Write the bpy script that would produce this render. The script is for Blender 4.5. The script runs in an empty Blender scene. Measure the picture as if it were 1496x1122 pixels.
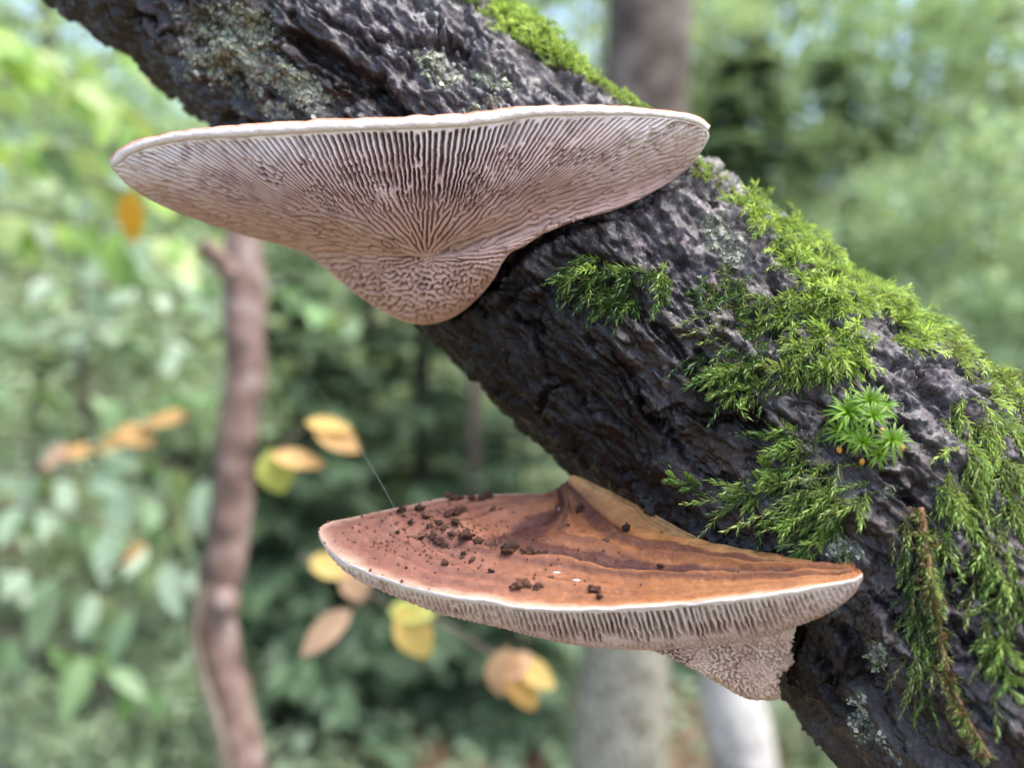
import bpy, math, random
import numpy as np
from mathutils import Vector, Matrix

random.seed(7)
RNG = np.random.default_rng(11)
SC = bpy.context.scene
COL = SC.collection
R = math.radians

# ------------------------------------------------------------------ camera
CAM_Z, PITCH, FPX = 1.75, R(5.0), 1245.0      # eye height (m), looking slightly down, focal length in photo pixels
CAM = np.array([0.0, 0.0, CAM_Z])
FWD = np.array([0.0, math.cos(PITCH), -math.sin(PITCH)])
UPV = np.array([0.0, math.sin(PITCH), math.cos(PITCH)])
RGT = np.array([1.0, 0.0, 0.0])
cam_data = bpy.data.cameras.new('camera')
cam = bpy.data.objects.new('camera', cam_data)
COL.objects.link(cam)
cam.location = CAM
cam.rotation_euler = (R(90) - PITCH, 0, 0)
cam_data.sensor_width = 36
cam_data.lens = 36 * FPX / 1496
cam_data.clip_start = 0.01
cam_data.clip_end = 2000
cam_data.dof.use_dof = True
cam_data.dof.focus_distance = 0.206
cam_data.dof.aperture_fstop = cam_data.lens / 5.0      # entrance pupil of 5 mm
SC.camera = cam

# ------------------------------------------------------------------ sky, sun, exposure
SUN_EL, SUN_AZ = R(66), R(110)      # azimuth clockwise from +Y (the way the camera looks)
world = bpy.data.worlds.new('World')
SC.world = world
world.use_nodes = True
wn = world.node_tree.nodes
wn.clear()
sky = wn.new('ShaderNodeTexSky')
sky.sky_type = 'NISHITA'
sky.sun_disc = False
sky.sun_elevation = SUN_EL
sky.sun_rotation = SUN_AZ
sky.air_density = 1.0
sky.dust_density = 3.5
sky.ozone_density = 1.0
bg = wn.new('ShaderNodeBackground')
bg.inputs['Strength'].default_value = 0.15
wo = wn.new('ShaderNodeOutputWorld')
world.node_tree.links.new(sky.outputs[0], bg.inputs[0])
world.node_tree.links.new(bg.outputs[0], wo.inputs[0])
sun_data = bpy.data.lights.new('sun', 'SUN')
sun_data.energy = 1.5
sun_data.angle = R(50)
sun_data.color = (1.0, 0.98, 0.95)
sun = bpy.data.objects.new('sun', sun_data)
COL.objects.link(sun)
sdir = Vector((math.sin(SUN_AZ) * math.cos(SUN_EL), math.cos(SUN_AZ) * math.cos(SUN_EL), math.sin(SUN_EL)))
sun.rotation_euler = sdir.to_track_quat('Z', 'Y').to_euler()
SC.view_settings.view_transform = 'Standard'
SC.view_settings.look = 'None'
SC.view_settings.exposure = 1.75
SC.view_settings.gamma = 1.0
SC.view_settings.use_curve_mapping = False
SC.cycles.use_denoising = True
SC.cycles.max_bounces = 8
SC.cycles.transparent_max_bounces = 8

# ------------------------------------------------------------------ helpers
def near(d):
    """depths of the close subject, drawn together a little"""
    return np.interp(d, [0.0, 0.213, 0.30, 0.5, 1e6], [0.0597, 0.213, 0.2756, 0.5, 1e6])

def P(px, py, d, raw=False):
    """world point seen at photo pixel (px,py) at depth d in front of the camera"""
    px, py, d = np.asarray(px, float), np.asarray(py, float), np.asarray(d, float)
    if not raw: d = near(d)
    a = (px - 748.0) / FPX
    b = (561.0 - py) / FPX
    return CAM + d[..., None] * (FWD + a[..., None] * RGT + b[..., None] * UPV)

def proj(p):
    q = p - CAM
    d = q @ FWD
    return 748 + FPX * (q @ RGT) / d, 561 - FPX * (q @ UPV) / d, d

def smooth(a, b, x):
    t = np.clip((x - a) / (b - a), 0, 1)
    return t * t * (3 - 2 * t)

PERM = np.random.default_rng(3).permutation(256)
PERM = np.concatenate([PERM, PERM, PERM])
GR = np.random.default_rng(5).normal(size=(256, 3))
GR /= np.linalg.norm(GR, axis=1)[:, None]

def perlin(p):
    i = np.floor(p).astype(np.int64)
    f = p - i
    u = f * f * f * (f * (f * 6 - 15) + 10)
    i &= 255
    out = 0
    for dx in (0, 1):
        wx = u[:, 0] if dx else 1 - u[:, 0]
        a = PERM[(i[:, 0] + dx) & 255]
        for dy in (0, 1):
            wy = u[:, 1] if dy else 1 - u[:, 1]
            b = PERM[a + ((i[:, 1] + dy) & 255)]
            for dz in (0, 1):
                wz = u[:, 2] if dz else 1 - u[:, 2]
                g = GR[PERM[b + ((i[:, 2] + dz) & 255)]]
                out = out + wx * wy * wz * (g[:, 0] * (f[:, 0] - dx) + g[:, 1] * (f[:, 1] - dy) + g[:, 2] * (f[:, 2] - dz))
    return out * 1.6

def fbm(p, oct=4, gain=0.5, lac=2.07):
    a, s, out = 1.0, 1.0, 0
    for k in range(oct):
        out = out + a * perlin(p * s + 17.3 * k)
        a *= gain
        s *= lac
    return out

def worley2(x, y, seed=0):
    """F1, F2 and a random id of the nearest cell"""
    ix, iy = np.floor(x).astype(np.int64), np.floor(y).astype(np.int64)
    f1 = np.full(x.shape, 9.0); f2 = np.full(x.shape, 9.0); cid = np.zeros(x.shape); ox = np.zeros(x.shape); oy = np.zeros(x.shape)
    for dx in (-1, 0, 1):
        for dy in (-1, 0, 1):
            cx, cy = ix + dx, iy + dy
            h = PERM[(PERM[(cx + seed) & 255] + (cy & 255)) & 255]
            h2 = PERM[h + 31]
            d = np.hypot(cx + 0.1 + 0.8 * h / 255.0 - x, cy + 0.1 + 0.8 * h2 / 255.0 - y)
            near = d < f1
            f2 = np.where(near, f1, np.minimum(f2, d))
            cid = np.where(near, PERM[h2 + h] / 255.0, cid)
            ox = np.where(near, x - cx - 0.1 - 0.8 * h / 255.0, ox); oy = np.where(near, y - cy - 0.1 - 0.8 * h2 / 255.0, oy)
            f1 = np.where(near, d, f1)
    return f1, f2, cid, ox, oy

def crom(pts, n, closed=False, t=None):
    """resample a polyline of k-dim points with a centripetal-ish cubic, n samples uniform in chord length"""
    pts = np.asarray(pts, float)
    if closed:
        q = np.vstack([pts[-2:], pts, pts[:3]])
    else:
        q = np.vstack([2 * pts[0] - pts[1], pts, 2 * pts[-1] - pts[-2]])
    base = 2 if closed else 1
    k = len(pts) if closed else len(pts) - 1
    c = np.concatenate([[0], np.cumsum([np.linalg.norm(q[base + i + 1][:2] - q[base + i][:2]) for i in range(k)])])
    if t is None:
        t = np.linspace(0, c[-1], n, endpoint=not closed)
    else:
        t = np.asarray(t) * c[-1]
    i = np.clip(np.searchsorted(c, t, side='right') - 1, 0, k - 1)
    u = ((t - c[i]) / (c[i + 1] - c[i]))[:, None]
    p0, p1, p2, p3 = q[base + i - 1], q[base + i], q[base + i + 1], q[base + i + 2]
    h = (c[i + 1] - c[i])[:, None]
    hp = np.linalg.norm(p1[:, :2] - p0[:, :2], axis=1)[:, None]
    hn = np.linalg.norm(p3[:, :2] - p2[:, :2], axis=1)[:, None]
    m1 = (p2 - p0) * h / (hp + h)
    m2 = (p3 - p1) * h / (hn + h)
    u2, u3 = u * u, u * u * u
    return (2 * u3 - 3 * u2 + 1) * p1 + (u3 - 2 * u2 + u) * m1 + (-2 * u3 + 3 * u2) * p2 + (u3 - u2) * m2

def mesh(name, v, f, uv=None, col=None, smooth_shade=True):
    """mesh from numpy vertices and quads/tris; uv and col are per vertex"""
    me = bpy.data.meshes.new(name)
    v = np.ascontiguousarray(v, np.float32); f = np.ascontiguousarray(f, np.int32)
    k = f.shape[1]
    me.vertices.add(len(v)); me.vertices.foreach_set('co', v.ravel())
    me.loops.add(f.size); me.loops.foreach_set('vertex_index', f.ravel())
    me.polygons.add(len(f))
    me.polygons.foreach_set('loop_start', np.arange(0, f.size, k, dtype=np.int32))
    me.polygons.foreach_set('loop_total', np.full(len(f), k, np.int32))
    me.polygons.foreach_set('use_smooth', np.full(len(f), smooth_shade))
    me.update(calc_edges=True)
    if uv is not None:
        l = me.uv_layers.new(name='uv')
        l.data.foreach_set('uv', np.ascontiguousarray(uv, np.float32)[f.ravel()].ravel())
    if col is not None:
        c = np.ones((len(v), 4), np.float32); c[:, :col.shape[1]] = col
        a = me.color_attributes.new('tint', 'FLOAT_COLOR', 'POINT')
        a.data.foreach_set('color', c.ravel())
    me.validate()
    return me

def obj(name, me, mat=None, parent=None, loc=None):
    o = bpy.data.objects.new(name, me)
    if me is not None and mat is not None and not me.materials:
        me.materials.append(mat)
    COL.objects.link(o)
    if parent is not None:
        o.parent = parent
    if loc is not None:
        o.location = loc
    return o

def tag(o, label=None, cat=None, group=None, kind=None):
    if label: o['label'] = label
    if cat: o['category'] = cat
    if group: o['group'] = group
    if kind: o['kind'] = kind
    return o

def thing(name, label, cat, group=None):
    return tag(obj(name, None), label, cat, group)

def grid_faces(nr, nc, wrap=False):
    i = np.arange(nr - 1)[:, None]
    j = np.arange(nc if wrap else nc - 1)[None, :]
    a = i * nc + j
    b = i * nc + (j + 1) % nc
    return np.stack([a, b, b + nc, a + nc], -1).reshape(-1, 4)

def grid_normals(G):
    du = np.gradient(G, axis=1); dv = np.gradient(G, axis=0)
    n = np.cross(du, dv)
    return n / (np.linalg.norm(n, axis=-1, keepdims=True) + 1e-12)

def tube(pts, rad, seg=10, noise=0.0, cap=True):
    """tapered tube through world points, returns v,f"""
    pts = np.asarray(pts, float); rad = np.broadcast_to(np.asarray(rad, float), (len(pts),))
    t = np.gradient(pts, axis=0); t /= np.linalg.norm(t, axis=1)[:, None]
    ref = np.array([0.31, 0.77, 0.55])
    a = np.cross(t, ref); a /= np.linalg.norm(a, axis=1)[:, None]
    b = np.cross(t, a)
    th = np.linspace(0, 2 * np.pi, seg, endpoint=False)
    rr = rad[:, None] * np.ones(seg)
    if noise:
        q = (pts[:, None] + (a[:, None] * np.cos(th)[None, :, None] + b[:, None] * np.sin(th)[None, :, None]) * rr[..., None]).reshape(-1, 3)
        rr = rr * (1 + noise * fbm(q / (np.mean(rad) * 1.3), 3).reshape(rr.shape))
    v = pts[:, None] + (a[:, None] * np.cos(th)[None, :, None] + b[:, None] * np.sin(th)[None, :, None]) * rr[..., None]
    f = grid_faces(len(pts), seg, True)
    v = v.reshape(-1, 3)
    if cap:
        n = len(v)
        v = np.vstack([v, pts[-1] + t[-1] * rad[-1] * 0.4, pts[0]])
        j = np.arange(seg); l = (len(pts) - 1) * seg
        f = np.vstack([f, np.stack([l + j, l + (j + 1) % seg, np.full(seg, n), np.full(seg, n)], 1)[:, :4],
                       np.stack([(j + 1) % seg, j, np.full(seg, n + 1), np.full(seg, n + 1)], 1)])
        # degenerate quads become triangles through validate
    return v, f

# ------------------------------------------------------------------ material helpers
class NT:
    def __init__(self, name):
        self.m = bpy.data.materials.new(name); self.m.use_nodes = True
        self.t = self.m.node_tree; self.t.nodes.clear()
    def n(self, typ, **kw):
        nd = self.t.nodes.new('ShaderNode' + typ)
        for k, v in kw.items():
            if k in nd.inputs.keys() if isinstance(k, str) else False:
                pass
            setattr(nd, k, v)
        return nd
    def l(self, a, b):
        self.t.links.new(a, b)
    def val(self, sock, v):
        if hasattr(v, 'links') or isinstance(v, bpy.types.NodeSocket):
            self.l(v, sock)
        else:
            sock.default_value = v
    def noise(self, vec, scale, detail=4, rough=0.55, dist=0.0):
        nd = self.n('TexNoise'); self.l(vec, nd.inputs['Vector'])
        nd.inputs['Scale'].default_value = scale; nd.inputs['Detail'].default_value = detail
        nd.inputs['Roughness'].default_value = rough; nd.inputs['Distortion'].default_value = dist
        return nd.outputs['Fac']
    def ramp(self, fac, stops, interp='LINEAR'):
        nd = self.n('ValToRGB'); self.l(fac, nd.inputs[0]); cr = nd.color_ramp; cr.interpolation = interp
        while len(cr.elements) < len(stops): cr.elements.new(0.5)
        for e, (p, c) in zip(cr.elements, stops):
            e.position = p; e.color = (*c, 1) if len(c) == 3 else c
        return nd.outputs[0]
    def mix(self, fac, a, b, mode='MIX'):
        nd = self.n('Mix', data_type='RGBA', blend_type=mode)
        self.val(nd.inputs[0], fac)
        for s, v in ((nd.inputs[6], a), (nd.inputs[7], b)):
            if isinstance(v, tuple): s.default_value = (*v, 1) if len(v) == 3 else v
            else: self.l(v, s)
        return nd.outputs[2]
    def math(self, op, a, b=0.0, clamp=False):
        nd = self.n('Math', operation=op, use_clamp=clamp)
        self.val(nd.inputs[0], a); self.val(nd.inputs[1], b)
        return nd.outputs[0]
    def bump(self, h, strength, dist, normal=None):
        nd = self.n('Bump'); self.l(h, nd.inputs['Height'])
        nd.inputs['Strength'].default_value = strength; nd.inputs['Distance'].default_value = dist
        if normal is not None: self.l(normal, nd.inputs['Normal'])
        return nd.outputs[0]
    def coord(self):
        return self.n('TexCoord').outputs['Object']
    def sep_uv(self):
        uv = self.n('UVMap', uv_map='uv'); s = self.n('SeparateXYZ'); self.l(uv.outputs[0], s.inputs[0])
        return s.outputs[0], s.outputs[1]
    def tint(self):
        nd = self.n('Attribute', attribute_name='tint')
        return nd.outputs['Color']
    def principled(self, color, rough=0.6, normal=None, spec=0.5, **kw):
        b = self.n('BsdfPrincipled')
        if isinstance(color, tuple): b.inputs['Base Color'].default_value = (*color, 1)
        else: self.l(color, b.inputs['Base Color'])
        self.val(b.inputs['Roughness'], rough)
        self.val(b.inputs['Specular IOR Level'], spec)
        if normal is not None: self.l(normal, b.inputs['Normal'])
        for k, v in kw.items(): self.val(b.inputs[k], v)
        return b.outputs[0]
    def out(self, s):
        o = self.n('OutputMaterial'); self.l(s, o.inputs[0]); return self.m

def leaf_material(name, trans=0.35, rough=0.45, mul=(1, 1, 1), spec=0.4):
    """foliage: per-vertex tint, light shining through"""
    k = NT(name)
    c = k.mix(1.0, k.tint(), mul, 'MULTIPLY')
    pr = k.principled(c, rough, spec=spec)
    tr = k.n('BsdfTranslucent')
    k.l(k.mix(1.0, c, (1.35, 1.25, 0.7), 'MULTIPLY'), tr.inputs[0])
    mx = k.n('MixShader'); mx.inputs[0].default_value = trans
    k.l(pr, mx.inputs[1]); k.l(tr.outputs[0], mx.inputs[2])
    return k.out(mx.outputs[0])

# ------------------------------------------------------------------ the leaning mossy trunk
TR = 0.049
st = [(-560, -740, 214, 0), (-60, -345, 214, 0), (176, -158, 212, 0), (401, 22, 207, 0), (741, 305, 222, 0), (980, 509, 236, 0),
      (1300, 781, 265, 0), (1422, 902, 284, 0), (1640, 1110, 318, 0), (1980, 1440, 372, 0)]
ax_px = []
for a, b, h, _ in st:
    d0 = TR * FPX / h * 0.985 + 0.002
    d1 = float(near(d0 - TR)) / (1 - h / FPX * 0.985)
    ax_px.append((a, b, d1, d1 * h / FPX * 0.985))
ax_px = np.array(ax_px)
AX = crom(ax_px, 900)
AXW = P(AX[:, 0], AX[:, 1], AX[:, 2], True)
lower = [AXW[-1] + np.array(o) for o in ((0.05, -0.05, -0.08), (0.22, -0.16, -0.35), (0.36, -0.25, -0.7))]
lower.append(np.array([lower[-1][0] + 0.2, lower[-1][1] - 0.12, -0.1]))
upper = [AXW[0] + np.array(o) for o in ((-1.3, 0.55, 1.55), (-0.5, 0.18, 0.55), (-0.1, 0.03, 0.09))]
AXW = np.vstack([upper, AXW, lower])
RAD = np.concatenate([[0.035, 0.044, 0.048], AX[:, 3], [0.051, 0.058, 0.066, 0.085]])
T = np.gradient(AXW, axis=0); T /= np.linalg.norm(T, axis=1)[:, None]
toc = CAM - AXW
A = toc - (np.sum(toc * T, 1))[:, None] * T; A /= np.linalg.norm(A, axis=1)[:, None]
# past the frame keep the frame of the last dense rings, so that the tube does not twist
for k in (2, 1, 0): 
    a = A[3] - T[k] * (A[3] @ T[k]); A[k] = a / np.linalg.norm(a)
for k in range(903, len(AXW)):
    a = A[902] - T[k] * (A[902] @ T[k]); A[k] = a / np.linalg.norm(a)
B = np.cross(T, A)
NT_F, NT_B = 400, 36
th = np.concatenate([np.linspace(R(-112), R(112), NT_F), np.linspace(R(112), R(248), NT_B + 2)[1:-1]])
NTH = len(th)
C3, S3 = np.cos(th), np.sin(th)
NRM0 = A[:, None] * C3[None, :, None] + B[:, None] * S3[None, :, None]
TRK = AXW[:, None] + NRM0 * RAD[:, None, None]
arc = np.concatenate([[0], np.cumsum(np.linalg.norm(np.diff(AXW, axis=0), axis=1))])
SS = np.repeat(arc[:, None], NTH, 1)
TT = np.repeat((th * TR)[None], len(AXW), 0)
q = TRK.reshape(-1, 3)
PX, PY, PD = proj(q)
PX[PD < 0.05] = -9999
sh = TRK.shape[:2]
PXg, PYg = PX.reshape(sh), PY.reshape(sh)

def seg_dist(px, py, pts):
    """distance in photo pixels to a polyline, and position along it 0..1, and the signed side"""
    best = np.full(px.shape, 1e9); al = np.zeros(px.shape); sd = np.zeros(px.shape)
    n = len(pts) - 1
    for i in range(n):
        ax, ay = pts[i][:2]; bx, by = pts[i + 1][:2]
        dx, dy = bx - ax, by - ay
        t = np.clip(((px - ax) * dx + (py - ay) * dy) / (dx * dx + dy * dy), 0, 1)
        ex, ey = px - ax - t * dx, py - ay - t * dy
        d = np.hypot(ex, ey)
        m = d < best
        best = np.where(m, d, best); al = np.where(m, (i + t) / n, al); sd = np.where(m, dx * ey - dy * ex, sd)
    return best, al, np.sign(sd)

def blob(px, py, cx, cy, rx, ry=None, ang=0.0):
    ry = ry or rx
    c, s = math.cos(R(ang)), math.sin(R(ang))
    x, y = px - cx, py - cy
    return np.sqrt(((x * c + y * s) / rx) ** 2 + ((-x * s + y * c) / ry) ** 2)

qs = np.stack([SS.ravel(), TT.ravel(), np.zeros(SS.size)], 1)           # metres on the unrolled bark
wob = np.stack([fbm(q / 0.011, 3), fbm(q / 0.011 + 9.1, 3)], 1)
wob2 = fbm(q / 0.0035 + 4.4, 3)
rot = np.zeros(len(q))  # wet bark zones, with the shade below the upper bracket painted in
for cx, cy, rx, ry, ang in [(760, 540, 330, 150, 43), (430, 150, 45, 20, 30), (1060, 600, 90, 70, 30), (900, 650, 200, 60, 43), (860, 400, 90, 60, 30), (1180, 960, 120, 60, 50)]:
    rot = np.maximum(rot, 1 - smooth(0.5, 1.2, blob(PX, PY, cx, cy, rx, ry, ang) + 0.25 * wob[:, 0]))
dry = np.zeros(len(q))  # pale flecked zones, with light from above and wet glints painted in
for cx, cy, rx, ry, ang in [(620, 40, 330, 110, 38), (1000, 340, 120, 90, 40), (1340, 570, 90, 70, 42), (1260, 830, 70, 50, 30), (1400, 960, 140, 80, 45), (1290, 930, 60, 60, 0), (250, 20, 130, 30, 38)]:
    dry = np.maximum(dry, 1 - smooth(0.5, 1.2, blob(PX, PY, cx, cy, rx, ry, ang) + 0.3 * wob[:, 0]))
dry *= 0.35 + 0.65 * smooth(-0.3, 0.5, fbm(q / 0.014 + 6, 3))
h = 0.0016 * fbm(q / 0.045, 2)                                             # broad swells
# long cracked plates that run with the stem
u = qs[:, 0] / 0.040 + 0.30 * wob[:, 0]; w = qs[:, 1] / 0.016 + 0.34 * wob[:, 1] + 40
f1, f2, cid, ox, oy = worley2(u + 60, w)
edge = f2 - f1 + 0.05 * wob2
crackmask = smooth(-0.15, 0.35, fbm(q / 0.03 + 2.2, 2))
crack = (1 - smooth(0.0, 0.12, edge)) * (0.15 + 0.85 * crackmask)
h += -0.0040 * crack + 0.0016 * (cid - 0.5) * smooth(0.0, 0.12, edge) + 0.0012 * (ox * np.cos(cid * 40) + oy * np.sin(cid * 40)) * smooth(0.0, 0.12, edge)
# stepped flakes of bark, ragged at their edges
tn = fbm(np.stack([qs[:, 0] / 0.016, qs[:, 1] / 0.009, q[:, 0] * 0], 1) + 7.7, 5, 0.55)
st_ = tn * 3.0
fr_ = st_ - np.floor(st_)
h += 0.0012 * (np.floor(st_) + smooth(0.86, 1.0, fr_)) * (1 - 0.45 * rot)
flk = smooth(-0.35, 0.25, fbm(q / 0.02 + 8.8, 2)) * (1 - 0.8 * rot)
u = qs[:, 0] / 0.0062 + 0.8 * wob[:, 1]; w = qs[:, 1] / 0.0036 + 0.8 * wob[:, 0] + 90
f1, f2, cid2, ox, oy = worley2(u + 33, w, 17)
h += 0.6 * flk * (0.0005 * (cid2 - 0.5) + 0.0006 * (ox * np.cos(cid2 * 50) + oy * np.sin(cid2 * 50))) * smooth(0.0, 0.06, f2 - f1)
# crumpled skin
wr = 1 - rot * 0.6
qw = q + 0.0009 * np.stack([wob[:, 0], wob[:, 1], wob2], 1)
h += 0.55 * wr * (0.00050 * (0.4 - np.abs(perlin(qw / 0.0042))) + 0.00038 * (0.4 - np.abs(perlin(qw / 0.0021 + 3))) + 0.00022 * (0.4 - np.abs(perlin(qw / 0.0011 + 6)))) + 0.00008 * fbm(q / 0.0008 + 5, 2)
# a shallow furrow here and there along the stem
fu = fbm(np.stack([qs[:, 0] / 0.05, qs[:, 1] / 0.011, q[:, 2] * 0], 1) + 3.3, 3)
h -= 0.0014 * (1 - smooth(0.0, 0.10, np.abs(fu + 0.05)))
# features read off the photograph: (polyline, half width px, depth m)
jx, jy = PX + 7 * wob[:, 0] + 3.0 * wob2, PY + 7 * wob[:, 1] - 3.0 * wob2
for pts, hw, dep in [
        ([(420, 48), (470, 78), (530, 120), (575, 155), (612, 190)], 19, 0.0060),
        ([(460, 20), (500, 40), (560, 90)], 8, 0.0022),
        ([(330, 105), (352, 125), (372, 165)], 12, 0.0040),
        ([(655, 52), (668, 62), (682, 74)], 8, 0.0042),
        ([(1012, 268), (1030, 278), (1044, 298)], 9, 0.0052),
        ([(946, 282), (960, 300), (975, 312)], 5, 0.0020),
        ([(955, 470), (985, 505), (1012, 548), (1030, 575)], 11, 0.0042),
        ([(1035, 415), (1050, 428), (1070, 425)], 4, 0.0016),
        ([(690, 430), (740, 462), (790, 478)], 4, 0.0018),
        ([(740, 440), (775, 490), (812, 520)], 4, 0.0020),
        ([(800, 610), (830, 640), (845, 665)], 5, 0.0026),
        ([(885, 560), (905, 590), (918, 620)], 4, 0.0018),
        ([(1295, 612), (1330, 622), (1350, 640)], 6, 0.0030),
        ([(1265, 545), (1285, 556), (1300, 575)], 4, 0.0016),
        ([(1290, 690), (1315, 720), (1345, 740)], 10, 0.0040),
        ([(1215, 905), (1240, 950), (1260, 1010)], 14, 0.0042),
        ([(1390, 900), (1430, 960), (1470, 1000)], 14, 0.0045),
        ([(1270, 870), (1330, 940), (1400, 1010), (1450, 1060)], 7, 0.0025),
        ([(1200, 1000), (1270, 1070), (1320, 1122)], 7, 0.0025),
        ([(620, 500), (690, 560), (740, 640), (800, 690)], 5, 0.0016), ([(830, 520), (900, 560), (960, 640), (1040, 700)], 5, 0.0018), ([(760, 40), (820, 100), (870, 140)], 4, 0.0014), ([(540, 20), (600, 60), (640, 120)], 5, 0.0018),
        ([(1290, 470), (1320, 520), (1370, 560)], 4, 0.0012), ([(900, 690), (980, 738), (1060, 785), (1110, 805)], 12, 0.0032)]:
    d, al, sd = seg_dist(jx, jy, pts)
    taper = np.sqrt(np.clip(np.minimum(al, 1 - al) * 5, 0, 1))
    h -= dep * (1 - smooth(0.35, 1.0, d / (hw * (0.35 + 0.65 * taper) + 0.5)))
# the under side of the stem steps back below a ragged ledge, upper left
d, al, sd = seg_dist(jx, jy, [(60, -60), (140, 10), (215, 62), (262, 110), (300, 168), (350, 215)])
h -= 0.0048 * np.where(sd > 0, smooth(0, 14, d), 0) * smooth(190, 120, d) * (PX < 420)
# hollow where the brackets have grown into the bark
for pts, hw, dep in [([(640, 455), (700, 415), (738, 365), (800, 325), (900, 295), (985, 250)], 30, 0.0035), ([(1120, 1000), (1140, 960), (1150, 930)], 26, 0.003)]:
    d, al, sd = seg_dist(PX, PY, pts)
    h -= dep * (1 - smooth(0.3, 1.0, d / hw))
TRK = TRK + NRM0 * h.reshape(sh)[..., None]
TRKN = -grid_normals(TRK)
if np.mean(np.sum(TRKN * NRM0, -1)) < 0: TRKN = -TRKN

# lichen and colour zones as their own shapes: r = pale lichen crust, g = wet brown with shade painted in, b = pale flecks with top light painted in
fl = fbm(q / 0.0022 + 1.1, 3)
lich = np.zeros(len(q))
for cx, cy, rx, ry, ang in [(330, 70, 95, 62, 40), (345, 40, 60, 40, 0), (420, 115, 70, 30, 35), (395, 160, 40, 14, 10), (700, 158, 34, 10, -8), (640, 95, 46, 28, 40),
                            (725, 120, 40, 18, 20), (1240, 808, 30, 18, 0), (1275, 970, 32, 26, 60), (1255, 1050, 40, 14, 70), (1300, 1095, 36, 12, 60), (1305, 720, 20, 12, 0), (1060, 350, 50, 22, 50)]:
    lich = np.maximum(lich, 1 - smooth(0.45, 1.15, blob(jx, jy, cx, cy, rx, ry, ang) + 0.35 * fl))
LICH = lich.reshape(sh)

k = NT('bark')
co = k.coord()
tint = k.tint(); sp = k.n('SeparateColor'); k.l(tint, sp.inputs[0])
n1 = k.noise(co, 95, 5, 0.6); n2 = k.noise(co, 330, 6, 0.68); n3 = k.noise(co, 40, 3); n4 = k.noise(co, 1100, 4, 0.7)
base = k.ramp(n2, [(0.36, (0.004, 0.0025, 0.003)), (0.48, (0.012, 0.007, 0.0085)), (0.58, (0.034, 0.022, 0.026)), (0.70, (0.12, 0.105, 0.11))])
base = k.mix(k.ramp(n1, [(0.48, (0, 0, 0)), (0.60, (0.75, 0.75, 0.75))]), base, k.ramp(n2, [(0.36, (0.006, 0.004, 0.003)), (0.50, (0.022, 0.012, 0.010)), (0.66, (0.08, 0.048, 0.040))]))
dry_lit_m = k.math('MULTIPLY', k.ramp(n1, [(0.34, (0.1, 0.1, 0.1)), (0.52, (1, 1, 1))]), sp.outputs[2])
base = k.mix(dry_lit_m, base, k.ramp(n2, [(0.38, (0.008, 0.005, 0.007)), (0.47, (0.032, 0.022, 0.030)), (0.57, (0.088, 0.066, 0.083)), (0.67, (0.30, 0.26, 0.27))]))
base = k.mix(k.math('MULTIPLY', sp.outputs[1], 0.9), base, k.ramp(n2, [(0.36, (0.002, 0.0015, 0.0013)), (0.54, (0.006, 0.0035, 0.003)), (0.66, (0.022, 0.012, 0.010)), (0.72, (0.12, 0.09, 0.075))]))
base = k.mix(k.math('MULTIPLY', sp.outputs[0], k.ramp(n2, [(0.42, (0, 0, 0)), (0.56, (0.75, 0.75, 0.75))])), base, k.ramp(n1, [(0.3, (0.15, 0.17, 0.11)), (0.5, (0.27, 0.29, 0.22)), (0.7, (0.34, 0.29, 0.28))]))
rg = k.ramp(n2, [(0.38, (0.16, 0.16, 0.16)), (0.6, (0.50, 0.50, 0.50))])
nb = k.bump(n4, 0.5, 0.0005, k.bump(n2, 0.8, 0.0014))
M_BARK = k.out(k.principled(base, rg, nb, k.math('SUBTRACT', 0.5, k.math('MULTIPLY', sp.outputs[1], 0.28)), **{'Coat Weight': k.math('MULTIPLY', k.ramp(n2, [(0.40, (0.9, 0.9, 0.9)), (0.58, (0.1, 0.1, 0.1))]), k.math('SUBTRACT', 1.0, k.math('MULTIPLY', sp.outputs[1], 0.55))), 'Coat Roughness': 0.2, 'Coat Normal': k.bump(n2, 0.6, 0.0010)}))
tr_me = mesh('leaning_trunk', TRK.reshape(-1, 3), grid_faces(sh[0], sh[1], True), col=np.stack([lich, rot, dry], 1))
TRUNK = thing('leaning_tree', 'dark wet leaning tree stem carrying both bracket fungi and the moss', 'tree')
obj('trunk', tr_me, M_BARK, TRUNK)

# ------------------------------------------------------------------ bracket fungi
def turing(w, h, wl, seed, orient=None, aniso=None, iters=3, band=0.28):
    """labyrinth pattern in -1..1 on a w x h raster of photo pixels; orient = stripe angle field, aniso = 0..1 field"""
    r = np.random.default_rng(seed)
    ky = np.fft.fftfreq(h)[:, None]; kx = np.fft.fftfreq(w)[None, :]
    kk = np.hypot(kx, ky); ka = np.arctan2(ky, kx)
    ring = np.exp(-((kk - 1 / wl) / (band / wl)) ** 2)
    x = r.normal(size=(h, w))
    NA = 8
    fl = [ring * (np.exp(-((np.angle(np.exp(2j * (ka - (i * np.pi / NA + np.pi / 2)))) / 2) / 0.30) ** 2)) for i in range(NA)]
    for it in range(iters):
        X = np.fft.fft2(x)
        iso = np.fft.ifft2(X * ring).real; iso /= iso.std()
        if orient is not None:
            acc = np.zeros_like(x); ws = np.zeros_like(x)
            for i in range(NA):
                bnd = np.fft.ifft2(X * fl[i]).real; bnd /= bnd.std()
                wgt = np.exp(-((np.angle(np.exp(2j * (orient - i * np.pi / NA))) / 2) / 0.25) ** 2)
                acc += wgt * bnd; ws += wgt
            acc /= ws
            iso = iso * (1 - aniso) + acc * aniso
        x = np.tanh(1.8 * iso)
    return x

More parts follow.
